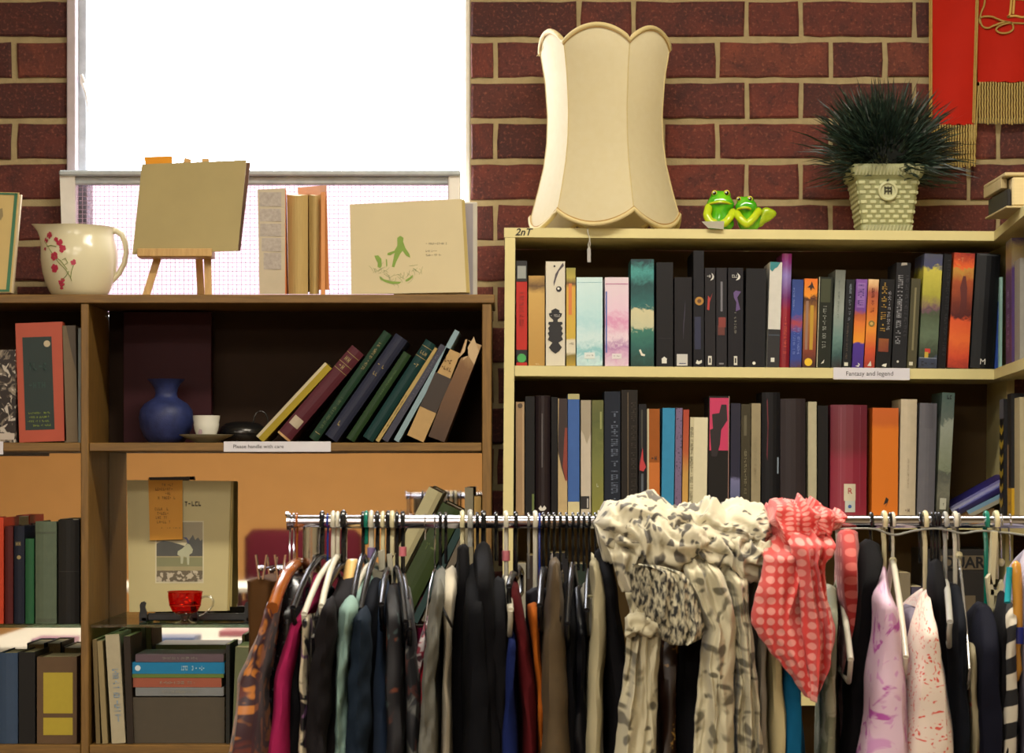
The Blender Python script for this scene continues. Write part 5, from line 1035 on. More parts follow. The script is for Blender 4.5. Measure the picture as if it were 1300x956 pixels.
# plastic materials
PL = {'white': mat('#c4bfae', .3, .08, 20), 'cream': mat('#c9c09a', .35, .08, 20), 'black': mat('#0c0d12', .24, .1, 20), 'grey': mat('#9a9a94', .35, .08), 'wire': CHROME, 'wood': mat('#b5702c', .2, .25, 30, stretch=(1, 1, 12)),
      'pale wood': mat('#cda664', .35, .12, 20), 'teal': mat('#0f6e5c', .25, .1), 'blue': mat('#1a2f80', .25, .1), 'clear': mat('#8f8c88', .1, .1, 20, metal=.6), 'brown wood': mat('#8a4a1a', .15, .25, 30)}
def dn(x, y, d): return P(x, y, d)
def hanger(label, xr, kind, yn, near=None, r=.0023, flatr=None, ring=None, ball=False, far=.9, noarm=False, group=None, top=652):
    """hook over the rail at xr px, neck ends at yn px, near arm end at px (x, y) at depth 3.0"""
    Mt = PL[kind]; x0 = X(xr, DR); zn = Z(yn, DR)
    t = thing('clothes_hanger', label, 'hanger', (x0, DR, ZR), group)
    R = .0088+r+.0003
    pts = [Vector((x0, DR-R*math.cos(a), ZR+R*math.sin(a))) for a in [-.5+(PI+.9)*i/11 for i in range(12)]]
    pts += [Vector((x0, DR+R*.45, ZR-R*1.5)), Vector((x0, DR, ZR-R*2.3)), Vector((x0, DR, (ZR+zn)/2-.01)), Vector((x0, DR, zn))]
    m = MB(); m.tube(pts, r, 7)
    if flatr: m.v = [Vector((x0+(p.x-x0)*flatr, p.y, p.z)) for p in m.v]
    obj('hook', m, Mt, t, True)
    if ring: m = MB(); y0, y1, c = ring; m.tube([(x0, DR-.0005, Z(y1, DR)), (x0, DR-.0005, Z(y0, DR))], r*(flatr or 1)+.002, 12); o = obj('size_ring', m, mat(c, .5, .05), t, True)
    if ball: m = MB(); m.lathe([(.0055*math.sin(PI*i/8)+1e-5, -.0055*math.cos(PI*i/8)) for i in range(9)], (x0, DR, zn), 12); obj('knob', m, PL['cream'], t, True)
    if near and not noarm:
        dnr = 3.0; a = P(near[0], near[1], dnr); c0 = Vector((x0, DR, zn)); f = Vector((2*x0-a.x, 2*DR-a.y, a.z)); f = c0+(f-c0)*far; f.z = a.z
        ra = max(r, .0042) if kind not in ('wire', 'clear') else r
        if 'wood' in kind: ra = .0085
        def arm(e): 
            mid = c0.lerp(e, .5)+Vector((0, 0, .012)); return [c0, c0.lerp(e, .2)+Vector((0, 0, .008)), mid, c0.lerp(e, .8)+Vector((0, 0, .007)), e]
        m = MB(); m.tube(arm(a)[::-1]+arm(f)[1:], ra, 8); obj('arms', m, Mt, t, True)
        if 'wood' not in kind: m = MB(); m.tube([a, a+Vector((0, .006, -.012)), c0.lerp(a, .85)+Vector((0, 0, -.035+(c0.z-a.z)*-.1)), f+Vector((0, -.03, -.025)), f], ra*.8, 7); obj('crossbar', m, Mt, t, True)
    return t
def clip_hanger(label, xr, kind, clips, ybar, spread=.11, yaw=0):
    Mt = PL[kind]; x0 = X(xr, DR); zb = Z(ybar, DR); t = thing('clip_hanger', label, 'hanger', (x0, DR, ZR)); r = .0014; R = .0088+r+.0003
    m = MB(); m.tube([Vector((x0, DR-R*math.cos(a), ZR+R*math.sin(a))) for a in [-.5+(PI+.9)*i/11 for i in range(12)]]+[Vector((x0, DR, ZR-R*2.3)), Vector((x0+yaw*.0, DR, zb))], r, 6); obj('hook', m, Mt, t, True)
    (xa, ya), (xb, yb_) = clips; A = P(xa, ya, DR-spread); B = P(xb, yb_, DR+spread*.6)
    m = MB(); m.tube([A, Vector((x0, DR, zb)), B], .0018, 7); obj('bar', m, Mt, t, True)
    for q in (A, B):
        m = MB()
        for s_ in (-1, 1):
            m.add([q+Vector((s_*.0015, 0, -.014)), q+Vector((s_*.0015, .014, -.014)), q+Vector((s_*.006, .012, .018)), q+Vector((s_*.006, .002, .018)), q+Vector((s_*.0035, 0, -.014)), q+Vector((s_*.0035, .014, -.014)), q+Vector((s_*.008, .012, .018)), q+Vector((s_*.008, .002, .018))], [(0,1,2,3),(7,6,5,4),(0,4,5,1),(2,6,7,3),(1,5,6,2),(0,3,7,4)])
        m.tube([q+Vector((-.004, .007, 0)), q+Vector((.004, .007, 0))], .0035, 8); obj('clip', m, Mt, t, True)
    return t
def interp(rows, y):
    if y <= rows[0][0]: return rows[0][1:]
    for a, b_ in zip(rows, rows[1:]):
        if y <= b_[0]:
            t = (y-a[0])/(b_[0]-a[0]); t = t*t*(3-2*t)*.5+t*.5; return tuple(p+(q-p)*t for p, q in zip(a[1:], b_[1:]))
    return rows[-1][1:]
def garment(name, label, cat, rows, Mt, xr=None, a=.19, an=.03, drop=60, folds=4, amp=.10, hem=1120, far=.05, seed=0, sleeve=None, N=36, group=None, parts=(), dn_=0):
    """loft seen edge-on; rows (y, xl, xr) px of the near edge; a = half extent away from us; hangs from rail px xr"""
    rows = sorted(rows); y0 = rows[0][0]
    if rows[-1][0] < hem: l = rows[-1]; rows = rows+[(hem, l[1]-3, l[2]+3)]
    rr = random.Random(seed+int(rows[0][1])); ph = rr.random()*9
    xr = xr if xr is not None else (rows[0][1]+rows[0][2])/2; Xr = X(xr, DR)
    rings = []; ys = [y0]
    while ys[-1] < hem: ys.append(ys[-1]+(2.5 if ys[-1] < y0+12 else 7 if ys[-1] < 900 else 25))
    ys[-1] = hem
    for y in ys:
        xl, xx = interp(rows, y); t = (y-y0)/(hem-y0); g = min(1, (y-y0)/drop); aa = an+(a-an)*math.sin(g*PI/2); aa *= (1+.12*t)
        rnd = min(1, math.sqrt(max(0, (y-y0)/5)+.02)); dnr = DR-aa*.8
        Xn = X((xl+xx)/2, dnr); b_ = max(.002, (X(xx, dnr)-X(xl, dnr))/2)*rnd; ring = []
        for i in range(N):
            th = 2*PI*i/N; c_, s_ = math.cos(th), math.sin(th)
            d = DR+aa*s_; sn = s_                    # s=-1 near
            cx = (Xr+(Xn-Xr)*(-sn)) if sn < 0 else (Xr-(Xn-Xr)*sn*far)
            if sn < 0: cx = Xr+(Xn-Xr)*min(1, -sn*1.6)
            cs = (1 if c_ > 0 else -1)*abs(c_)**.5*1.1
            fo = 1+amp*g*math.sin(folds*th+ph+t*1.5)+amp*.9*noise.noise(Vector((th*1.7, t*5, ph)))*2
            wr = noise.noise(Vector((c_*2+ph, s_*3, y*.018)))*.004*g
            z = Z(y, dnr)+ (0 if g >= 1 else 0)
            ring.append(Vector((cx+b_*cs*fo*(1-.5*max(0, s_+.3)/1.3)+wr, d+noise.noise(Vector((th*2, y*.02, ph+3)))*.006*g, z+ (noise.noise(Vector((th, ph, 7)))*.008 if y == ys[-1] else 0))))
        rings.append(ring)
    m = MB(); m.loft(rings[::1], uv=True); m.f = [f[::-1] for f in m.f]; m.uv = {k: v_[::-1] for k, v_ in m.uv.items()}
    if sleeve is None and not parts:
        o = obj(name, m, Mt, None, True); o2 = o
        me = o.data; c0 = Vector((Xr, DR, Z(y0, DR))); me.transform(Matrix.Translation(-c0)); o.location = c0; tag(o, label, cat, group); return o
    t_ = thing(name, label, cat, (Xr, DR, Z(y0, DR)), group); obj('body', m, Mt, t_, True)
    if sleeve:
        srows, Ms = sleeve; rings = []; y0s = srows[0][0]; hs_ = srows[-1][0]; y = y0s
        while True:
            xl, xx = interp(srows, y); dS = DR-a-.028; b_ = (X(xx, dS)-X(xl, dS))/2; t = (y-y0s)/(hs_-y0s); rnd = min(1, math.sqrt(t*12+.03)); ring = []
            for i in range(20):
                th = 2*PI*i/20; fo = 1+.12*math.sin(3*th+y*.03+ph)*t+.35*noise.noise(Vector((math.cos(th)*1.5, math.sin(th)*1.5, y*.035+ph)))
                ring.append(Vector((X((xl+xx)/2, dS)+b_*rnd*math.cos(th)*fo, dS+(.034*rnd)*math.sin(th)*fo+.03*(1-rnd), Z(y, dS))))
            rings.append(ring)
            if y >= hs_: break
            y = min(hs_, y+5)
        m = MB(); m.loft(rings, uv=True); m.f = [f[::-1] for f in m.f]; m.uv = {k: v_[::-1] for k, v_ in m.uv.items()}; obj('sleeve', m, Ms or Mt, t_, True)
    for nm_, y0p, y1p, xl, xx, Mp, dd in parts:          # small flat trims: waistbands, cords
        m = MB(); m.tube([P(xl+(xx-xl)*i/6, y0p+(y1p-y0p)*i/6, dd-.012*math.sin(PI*i/6)) for i in range(7)], .0018, 6); obj(nm_, m, Mp, t_, True)
    return t_
NAVY, BLK, DGR = cloth('#0d1018'), cloth('#08070a'), cloth('#151214')
leo_br = voro('#33141f', '#b8702c', 24, .46, 1, .6, .4, smooth=.07, inner='#5a2018')
flo_dk = blot('#121016', '#6a3420', 22, .60, .64, .7, 'UV', .5, '#3c4a4a'); flo_gr = blot('#1c1c20', '#5c5c58', 30, .55, .6, .7, 'UV', .5, '#4a2a26')
flo_red = blot('#8a2a3c', '#b5a8a8', 60, .54, .58, .7, 'UV', .5, '#3c1824'); crm_bk = blot('#18161a', '#b5a88c', 26, .5, .54, .6, 'UV', .8, '#6a4a6c')
sequ = blot('#0c0b0e', '#3c3a40', 160, .6, .64, .25); sequ_br = blot('#2a180e', '#a07838', 55, .62, .66, .35)
lil = blot('#cfb2c6', '#a8489c', 17, .58, .64, .6, 'UV', 2.2, '#c28cba'); cor = voro('#d4c4b8', '#c8483c', 62, .30, 1, .8, .8, smooth=.05)
m_, nt, b = new_mat('striped_knit'); sx = nt.nodes.new('ShaderNodeSeparateXYZ'); nt.links.new(tex(nt, 'UV'), sx.inputs[0])
w_ = mth(nt, 'FRACT', mth(nt, 'MULTIPLY', mth(nt, 'ADD', sx.outputs[1], mth(nt, 'MULTIPLY', sx.outputs[0], .3)), 24)); nt.links.new(mixc(nt, mth(nt, 'GREATER_THAN', w_, .5), '#b5ad9c', '#0e0d10'), b.inputs['Base Color']); b.inputs['Roughness'].default_value = .85; STR = m_
cord_ = mat('#4a3a22', .85, .3, 60)
# --- hangers and garments from the left end
clip_hanger('chrome clip hanger nearest the left end cap, holding the brown skirt', 368, 'wire', [(331, 722), (345, 724)], 716, .10)
garment('skirt', 'olive brown suede skirt clipped at the far left end of the rack', 'skirt', [(733,312,352),(745,313,350),(800,313,344),(956,312,342)], cloth('#4c3218', .9, .35, 18), 340, a=.10, an=.09, folds=3, amp=.06, far=.2)
clip_hanger('chrome clip hanger second from the left end, holding the black sequinned top', 373, 'wire', [(355, 722), (380, 718)], 714, .09)
garment('top', 'black sequinned lace top right of the brown skirt', 'clothing', [(730,357,384),(748,353,392),(800,348,388),(866,335,384),(956,325,384)], sequ, 376, a=.12, an=.08, folds=6, amp=.2)
hanger('brown glossy wooden hanger holding the leopard print blouse', 377, 'brown wood', 716, (346, 772), r=.0016)
garment('blouse', 'brown and amber leopard print satin blouse at the left end', 'clothing', [(738,352,366),(775,336,350),(800,326,346),(830,316,340),(866,302,334),(956,286,336)], leo_br, 377, a=.205, an=.05, drop=38, folds=5, amp=.14, seed=2)
hanger('black hanger with a thick hook left of the white one, over the magenta top', 409, 'black', 706, (372, 772), r=.0032)
hanger('dark blue thin hanger hook between the black and the first white hanger', 416, 'blue', 712, None, r=.0014)
garment('top', 'magenta top half hidden between black garments at the left of the rack', 'clothing', [(728,398,411),(762,388,405),(800,364,388),(866,349,376),(956,338,372)], cloth('#98204e'), 409, a=.18, an=.04, folds=3)
garment('top', 'black gauzy top behind the cream and black blouse', 'clothing', [(744,388,410),(775,370,396),(800,368,392),(866,366,388),(956,362,390)], BLK, 414, a=.16, an=.04)
hanger('white plastic hanger, leftmost white one, its long arm sloping over the black jacket', 423, 'white', 712, (386, 780), r=.0032)
garment('blouse', 'cream, black and violet patterned blouse edge on the leftmost white hanger', 'clothing', [(776,385,396),(790,383,398),(866,382,396),(956,380,396)], crm_bk, 423, a=.205, an=.17, folds=4, amp=.08, drop=10)
hanger('second white plastic hanger hook close beside the leftmost white one', 429, 'white', 706, (408, 770), r=.0028)
hanger('glossy black plastic hanger with a bright highlight beside the white pair', 436, 'black', 716, (402, 786), r=.0038)
garment('blouse', 'pale grey and lilac blouse sliver under the glossy black hanger', 'clothing', [(760,410,420),(790,406,416),(830,402,410),(956,400,408)], blot('#77726c', '#8a6c94', 30), 436, a=.15, an=.04, hem=960)
hanger('pale wooden shaped hanger with a wire hook above the dark jacket', 440, 'wire', 712, None, r=.0010)
m = MB(); c_ = P(449, 732, DR); rings = []
for i in range(9):
    t = i/8; y = 709+24*t; w = (6+6*math.sqrt(t))*k3; dd = (.012+.05*t); rings.append([Vector((X(449, DR)+w*math.cos(a_), DR+dd*math.sin(a_)-.02, Z(y, DR))) for a_ in [2*PI*q/20 for q in range(20)]])
m.loft(rings); m.f = [f[::-1] for f in m.f]; wo = bpy.data.objects.get('clothes_hanger.008') or bpy.data.objects['clothes_hanger']
wo = [o for o in bpy.data.objects if o.get('label', '').startswith('pale wooden shaped hanger')][0]; obj('wooden_shoulder', m, PL['pale wood'], wo, True)
garment('jacket', 'black brown jacket on the pale wooden hanger', 'jacket', [(730,440,462),(742,428,462),(765,414,456),(800,404,450),(866,392,446),(956,388,446)], DGR, 448, a=.20, an=.06, drop=40, sleeve=([(758,412,428),(800,402,428),(866,392,420),(956,390,416)], DGR))
hanger('green plastic hanger hook beside the lilac ringed hanger', 465, 'teal', 690, None, r=.0034, flatr=.9)
hanger('black thick hanger hook just left of the green one', 461, 'black', 705, (446, 775), r=.0028)
hanger('off white hanger with a lilac size ring holding the pale aqua cardigan', 471.5, 'white', 716, (442, 776), r=.0036, ring=(695, 708, '#7c6896'))
AQ = cloth('#7d9890', .9, .12)
garment('cardigan', 'pale aqua grey cardigan on the lilac ringed white hanger', 'clothing', [(727,462,471),(740,450,470),(758,438,464),(775,432,458),(800,430,452),(866,428,446),(956,427,446)], AQ, 471, a=.17, an=.04, drop=36, sleeve=([(757,433,456),(780,430,452),(820,428,446),(866,426,442),(956,426,442)], AQ))
hanger('black hanger hook right of the lilac ringed hanger', 479, 'black', 700, (458, 775), r=.003)
garment('jacket', 'dark navy jacket right of the pale aqua cardigan', 'jacket', [(733,470,484),(755,460,482),(790,452,480),(866,444,480),(956,440,480)], NAVY, 480, a=.18, an=.05, drop=40, sleeve=([(770,452,472),(810,447,472),(866,442,470),(956,440,468)], cloth('#16202c')))
hanger('cream flat hanger hook above the cream clamp', 486, 'cream', 712, None, r=.003)
t = [o for o in bpy.data.objects if o.get('label', '').startswith('cream flat hanger hook above')][0]; m = MB(); d = DR-.03
for pl in ([(480,700),(488,698),(489,722),(481,726)], [(491,704),(497,703),(499,740),(494,742)], [(473,722),(497,730),(497,742),(473,733)]): m.ext([(X(x, d), Z(y, d)) for x, y in pl], d, d+.02)
obj('clamp', m, mat('#a8a492', .4, .08), t)
garment('dress', 'slate blue and red print dress under the cream clamp', 'clothing', [(736,480,492),(790,478,492),(830,472,492),(866,464,498),(956,456,502)], blot('#22344e', '#a83a40', 9, .66, .68, .8), 488, a=.15, an=.1)
hanger('glossy black hanger with a silver tip left of the pink ringed one', 493, 'black', 722, (484, 768), r=.0034)
garment('blouse', 'black blouse with rust floral print left of the pink ringed hanger', 'clothing', [(742,488,506),(790,488,512),(866,488,516),(956,486,518)], flo_dk, 499, a=.19, an=.04, drop=40)
hanger('cream hanger hook between two black ones, left of the pink ring', 498, 'cream', 705, None, r=.0034)
hanger('black hanger hook with long straight neck left of the pink ring', 504, 'black', 720, (515, 790), r=.0026)
hanger('black hanger with a pink size ring, left one of the two', 511.5, 'black', 730, (520, 800), r=.003, ring=(694, 706, '#d0707c'))
garment('blouse', 'charcoal floral blouse on the left pink ringed hanger', 'clothing', [(742,508,520),(780,510,526),(820,512,530),(866,514,534),(956,514,536)], flo_gr, 512, a=.18, an=.05, drop=40)
hanger('bent bare wire hook on the open stretch of rail', 540, 'wire', 672, None, r=.0011)
hanger('silver wire hanger holding the red floral blouse', 552, 'wire', 722, (540, 790), r=.0012)
garment('blouse', 'red and pink small floral blouse with a coral edge', 'clothing', [(783,539,547),(820,529,542),(866,520,536),(956,514,534)], flo_red, 550, a=.16, an=.1, drop=40)
garment('top', 'bright coral red top between the floral blouse and the grey cardigan', 'clothing', [(790,543,550),(830,534,545),(866,527,542),(956,522,540)], cloth('#c0263c'), 553, a=.15, an=.1, drop=40)
GY = cloth('#67665f', .9, .15)
hanger('black hanger hook above the grey cardigan', 559, 'black', 718, None, r=.0024)
garment('cardigan', 'plain mid grey cardigan left of the beige one', 'clothing', [(722,556,566),(735,551,567),(760,547,565),(800,544,562),(866,538,558),(956,534,558)], GY, 560, a=.17, an=.05, drop=40, sleeve=([(735,550,563),(770,546,562),(810,541,558),(866,535,552),(956,533,552)], GY))
BG = cloth('#b0a794', .9, .1)
hanger('black hanger hook above the beige cardigan', 566, 'black', 716, None, r=.0024)
garment('cardigan', 'beige cardigan with a black cord, right of the grey one', 'clothing', [(721,566,580),(735,562,580),(770,560,576),(810,562,574),(866,561,573),(956,558,576)], BG, 573, a=.17, an=.05, drop=40, parts=[('cord', 770, 796, 561, 574, BLACK, 3.01)])
hanger('cream flat plastic hook, left of the grey white flat hook', 587, 'cream', 694, None, r=.0036, flatr=.95)
hanger('grey white flat plastic hook right of the cream flat one', 597, 'grey', 694, None, r=.0042, flatr=.95)
garment('trousers', 'black trousers hanging from the cream flat hook', 'trousers', [(692,581,594),(730,580,596),(780,572,598),(866,562,602),(956,558,604)], BLK, 588, a=.11, an=.08, folds=3)
garment('jacket', 'black jacket right of the black trousers with a pale button', 'jacket', [(715,596,612),(740,590,618),(800,586,624),(866,588,632),(956,586,636)], cloth('#09090d'), 604, a=.19, an=.05)
hanger('thin black hanger right of the grey white flat hook', 606, 'black', 715, None, r=.0024)
hanger('dark grey hanger with a round knob top above the black coat', 614, 'black', 692, None, r=.0036)
garment('coat', 'black coat under the dark grey knobbed hanger', 'jacket', [(688,608,620),(705,602,624),(740,600,628),(800,606,634),(956,606,644)], BLK, 614, a=.18, an=.04)
hanger('black hanger hook left of the right pink ring', 630, 'black', 712, None, r=.0026)
hanger('white hanger with a pink size ring, right one of the two', 642.5, 'white', 735, (648, 775), r=.0034, ring=(699, 712, '#c8727c'))
garment('top', 'black top hanging below the right pink ringed hanger', 'clothing', [(735,622,640),(760,620,648),(866,620,652),(956,618,654)], BLK, 632, a=.18, an=.05)
garment('top', 'navy blue top low behind the maroon trousers', 'clothing', [(800,642,656),(866,636,656),(956,634,658)], cloth('#111c4a'), 650, a=.19, an=.15, drop=20)
hanger('black hanger hook above the maroon trousers', 655, 'black', 735, (646, 745), r=.0028)
garment('trousers', 'maroon red trousers left of the orange top', 'trousers', [(742,645,657),(780,650,666),(820,656,674),(866,661,680),(956,664,684)], cloth('#4c1014'), 652, a=.17, an=.15, drop=20, folds=3, far=.1)
hanger('chrome and glass clear hook left of the long white hook', 671, 'clear', 735, None, r=.002)
hanger('long straight white hanger hook beside the thin blue one', 679.5, 'white', 752, None, r=.0034)
hanger('thin blue plastic hanger beside the long white hook', 685, 'blue', 765, None, r=.0016)
garment('top', 'orange top between maroon trousers and brown corduroy', 'clothing', [(764,670,686),(800,672,686),(866,680,690),(956,682,694)], cloth('#9c5014'), 680, a=.16, an=.13, drop=20)
garment('skirt', 'dark brown black skirt behind the orange top', 'skirt', [(748,668,692),(800,668,698),(956,672,700)], cloth('#121016'), 684, a=.12, an=.1)
for i, x in enumerate((691, 697, 703, 712, 720, 727, 734, 742, 749, 756)):
    hanger('black plastic hanger hook in the tight black bunch left of the spotted scarf', x+R_.uniform(-1, 1), 'black', 712+R_.uniform(-4, 16), (x-4+R_.uniform(-4, 4), 775+R_.uniform(-10, 20)) if i in (0, 3, 5, 8) else None, r=.0022, group='tight bunch of black hangers', far=.8)
garment('trousers', 'brown corduroy garment with a narrow top in the tight black bunch', 'trousers', [(712,699,711),(728,698,712),(745,696,713),(770,693,717),(795,690,719),(803,686,721),(866,686,724),(956,684,727)], cord_, 704, a=.20, an=.185, drop=30, folds=3, amp=.05, far=.1)
for i, (a1, a2, y0) in enumerate(((714, 734, 738), (728, 746, 745))):
    garment('garment', ['black garment right of the brown corduroy', 'black satin garment left of the cream trousers'][i], 'clothing', [(y0,a1,a2-8),(800,a1-2,a2),(956,a1-4,a2+2)], cloth('#0b0b0f', .35 if i else .9), (a1+a2)/2, a=.17, an=.05, seed=i)
garment('jacket', 'grey jacket collar showing left of the cream trousers', 'jacket', [(746,736,750),(760,737,755),(790,742,760),(830,752,764),(956,754,768)], cloth('#7c786e'), 746, a=.17, an=.1, drop=20, hem=1000)
garment('trousers', 'cream trousers with a narrow waistband beside the spotted scarf', 'trousers', [(712,749,761),(735,751,764),(756,748,768),(758,747,769),(800,746,772),(866,744,768),(956,742,766)], cloth('#a09779', .9, .08), 756, a=.20, an=.185, drop=20, folds=3, amp=.05, far=.1, parts=[('waistband_seam', 757, 756.5, 747.5, 769, mat('#77704f', .8), 3.03)])
garment('jacket', 'long black jacket directly left of the spotted scarf', 'jacket', [(696,758,772),(715,757,778),(760,762,786),(866,770,800),(956,770,806)], BLK, 764, a=.19, an=.04)
# under and right of the scarf
garment('dress', 'brown sequinned dress glimpsed under the spotted scarf', 'clothing', [(790,834,864),(956,832,866)], sequ_br, 850, a=.16, an=.14)
garment('top', 'black top glimpsed between the tails of the spotted scarf', 'clothing', [(780,858,900),(956,856,900)], BLK, 876, a=.18, an=.12)
garment('top', 'dark grey knitted top right of the spotted scarf tail', 'clothing', [(712,940,962),(745,938,964),(866,942,968),(956,940,970)], cloth('#3c3a36'), 950, a=.16, an=.04)
garment('top', 'pale grey top left of the cream one under the coral scarf', 'clothing', [(735,960,972),(800,958,974),(866,958,974),(956,956,976)], cloth('#8c867a'), 966, a=.17, an=.05)
garment('top', 'cream top under the coral polka dot scarf', 'clothing', [(780,966,990),(866,972,996),(956,974,1000)], cloth('#b8aa80', .9, .1), 980, a=.17, an=.1)
garment('top', 'teal blue top low under the coral polka dot scarf', 'clothing', [(790,990,1012),(866,990,1018),(956,988,1022)], cloth('#0f567c'), 1002, a=.17, an=.1)
POLK = voro('#c83c38', '#dc8f86', 70, .36, 0, 0, .8, smooth=.03)
garment('dress', 'darker coral polka dot garment behind the black jacket, right of the scarf', 'clothing', [(672,1064,1086),(700,1062,1091),(740,1064,1092),(800,1072,1090),(956,1074,1092)], voro('#a8241f', '#c86058', 55, .3, 0, 0, .8, smooth=.03), 1078, a=.12, an=.06)
hanger('white hanger with a long arm curving down right of the coral scarf', 1064, 'white', 738, (1080, 838), r=.0032)
garment('top', 'pale sage green top under the right side of the coral scarf', 'clothing', [(745,1048,1062),(775,1046,1064),(866,1044,1060),(956,1042,1062)], blot('#77785f', '#a8a48c', 30), 1056, a=.16, an=.05, parts=[])
garment('jacket', 'black jacket with a padded shoulder left of the lilac dress', 'jacket', [(686,1098,1112),(694,1092,1118),(715,1090,1124),(760,1084,1112),(866,1072,1102),(956,1066,1100)], BLK, 1104, a=.14, an=.04)
hanger('black hanger hook left of the cream one above the lilac dress', 1106, 'black', 690, None, r=.0024)
hanger('cream hanger with a straight neck holding the lilac dress', 1122.5, 'cream', 728, None, r=.0034)
garment('dress', 'lilac and magenta tie dyed satin dress', 'clothing', [(719,1118,1124),(735,1114,1124),(750,1111,1126),(768,1111,1136),(775,1111,1140),(800,1110,1144),(866,1099,1152),(956,1088,1160)], lil, 1122, a=.215, an=.03, drop=50, folds=5, amp=.09, seed=4)
hanger('ivory thin hanger with a ball halfway down its neck, right of the lilac dress top', 1133.5, 'white', 712, (1150, 835), r=.0024, ball=True)
hanger('black glossy hanger hook beside the ivory thin one', 1130, 'black', 700, None, r=.0022)
garment('top', 'lavender grey top between the lilac dress and the coral speckled one', 'clothing', [(772,1148,1166),(800,1148,1166),(956,1146,1168)], cloth('#77707f'), 1158, a=.08, an=.06, drop=20)
hanger('cream hanger with a long neck holding the coral speckled dress', 1174.5, 'cream', 752, None, r=.0034)
garment('dress', 'white dress with coral speckles widening downwards', 'clothing', [(749,1173,1180),(760,1169,1182),(775,1166,1184),(800,1161,1191),(830,1155,1199),(866,1149,1206),(956,1140,1218)], cor, 1175, a=.215, an=.03, drop=60, folds=5, amp=.07)
for i, x in enumerate((1168, 1183, 1188, 1192)): hanger(['black hanger hook touching the cream hook of the coral speckled dress', 'black hanger hook, first right of the coral speckled dress', 'black hanger hook, second right of the coral speckled dress', 'black hanger hook, third right of the coral speckled dress'][i], x, 'black', 715+i*3, None, r=.0024)
garment('jacket', 'black jacket hanging between coral speckled and navy garments', 'jacket', [(710,1182,1196),(740,1180,1200),(800,1184,1208),(866,1190,1212),(956,1192,1216)], BLK, 1188, a=.10, an=.04)
hanger('bent silver wire hook left of the ivory hanger with small peg', 1203, 'wire', 672, None, r=.0010)
hanger('grey hanger arm with a blue size ring', 1200, 'grey', 738, (1206, 790), r=.0028, ring=(742, 752, '#2a5c94'))
hanger('ivory hanger with a small peg, left of the clear plastic one', 1212.5, 'white', 742, None, r=.003)
hanger('clear plastic hanger with long bright edge', 1217, 'clear', 705, (1231, 850), r=.0018, ball=True)
garment('top', 'navy black top under the ivory pegged hanger', 'clothing', [(742,1208,1220),(780,1207,1224),(866,1206,1228),(956,1204,1232)], NAVY, 1212, a=.17, an=.04)
garment('top', 'beige floral top sliver beside the clear plastic hanger', 'clothing', [(815,1224,1236),(866,1226,1238),(956,1226,1240)], blot('#8f8466', '#a04a40', 30, .6, .64), 1222, a=.16, an=.13, drop=20)
hanger('teal flat plastic hanger with a long neck', 1252, 'teal', 772, None, r=.0034)
garment('dress', 'navy black dress below the teal hanger', 'clothing', [(768,1242,1258),(790,1238,1266),(866,1232,1272),(956,1230,1276)], cloth('#0e0f1c'), 1250, a=.17, an=.05)
hanger('cream hanger with a large cream clamp', 1264.5, 'cream', 735, None, r=.0036)
t = [o for o in bpy.data.objects if o.get('label', '').startswith('cream hanger with a large cream clamp')][0]; m = MB(); d = DR-.03
for pl in ([(1260,675),(1267,675),(1263,742),(1257,742)], [(1253,734),(1258,728),(1262,750),(1262,784),(1258,782)], [(1270,742),(1273,736),(1275,744),(1268,768),(1261,785),(1259,780),(1265,762)], [(1258,748),(1268,750),(1268,757),(1258,755)]): m.ext([(X(x, d), Z(y, d)) for x, y in pl], d, d+.016)
obj('clamp', m, PL['cream'], t)
m = MB(); m.tube([P(1259, 786, d+.008), P(1260, 795, d+.008), P(1257, 802, d+.006), P(1261, 806, d+.008)], .0008, 5); m.tube([P(1257, 802, d+.006), P(1253, 806, d+.006)], .0008, 5); obj('white_thread', m, WHITE, t)
hanger('thin wire hanger with a small white ball hanging from the rail', 1271, 'wire', 714, None, r=.0012, ball=True)
garment('top', 'black top right of the cream clamp', 'clothing', [(750,1268,1276),(800,1264,1280),(956,1262,1282)], BLK, 1271, a=.16, an=.05)
hanger('chrome wire hook of the honey coloured wooden hanger', 1282, 'wire', 712, None, r=.0012)
t = [o for o in bpy.data.objects if o.get('label', '').startswith('chrome wire hook of the honey')][0]; t['label'] = 'honey coloured curved wooden hanger with a wire hook, rightmost'
m = MB(); m.tube([P(x, y, 3.06) for x, y in ((1289,712),(1290,716),(1291,730),(1292,760),(1292.5,790),(1292,812),(1290,824),(1291,836),(1292,850),(1289,862),(1286,866))], [.002, .006, .0068, .0066, .0062, .006, .0056, .0058, .006, .005, .003], 12); obj('wooden_arm', m, mat('#c28a34', .18, .15, 20), t, True)
m = MB(); m.tube([P(1292.5, 796, 3.06), P(1292.3, 817, 3.06)], .0078, 14); obj('size_ring', m, mat('#1f2a80', .4, .05), t, True)
m = MB(); m.tube([P(1282, 720, 3.06), P(1280.5, 740, 3.06), P(1279, 765, 3.05)], .0042, 8)
tag(obj('strap', m, cloth('#2a9aa8'), None, True), 'turquoise strap hanging beside the honey coloured wooden hanger', 'clothing')
garment('top', 'black and white striped knit top at the right edge', 'clothing', [(764,1276,1284),(775,1274,1288),(800,1270,1288),(866,1265,1290),(956,1260,1292)], STR, 1281, a=.165, an=.10, drop=30, folds=3, amp=.05)
garment('top', 'pale lilac top cut off by the right edge of the picture', 'clothing', [(694,1302,1312),(715,1297,1318),(800,1300,1330),(956,1300,1330)], cloth('#a8a0b0'), 1312, a=.18, an=.03)
m = MB(); cp = [(1056,672),(1090,671),(1112,672),(1135,679),(1160,674),(1185,671),(1203,673),(1222,677),(1245,674),(1275,676),(1310,680),(1340,676)]
m.tube([P(p.x, p.y, DR-.013) for p in sm(cp, 5)], .0014, 6)
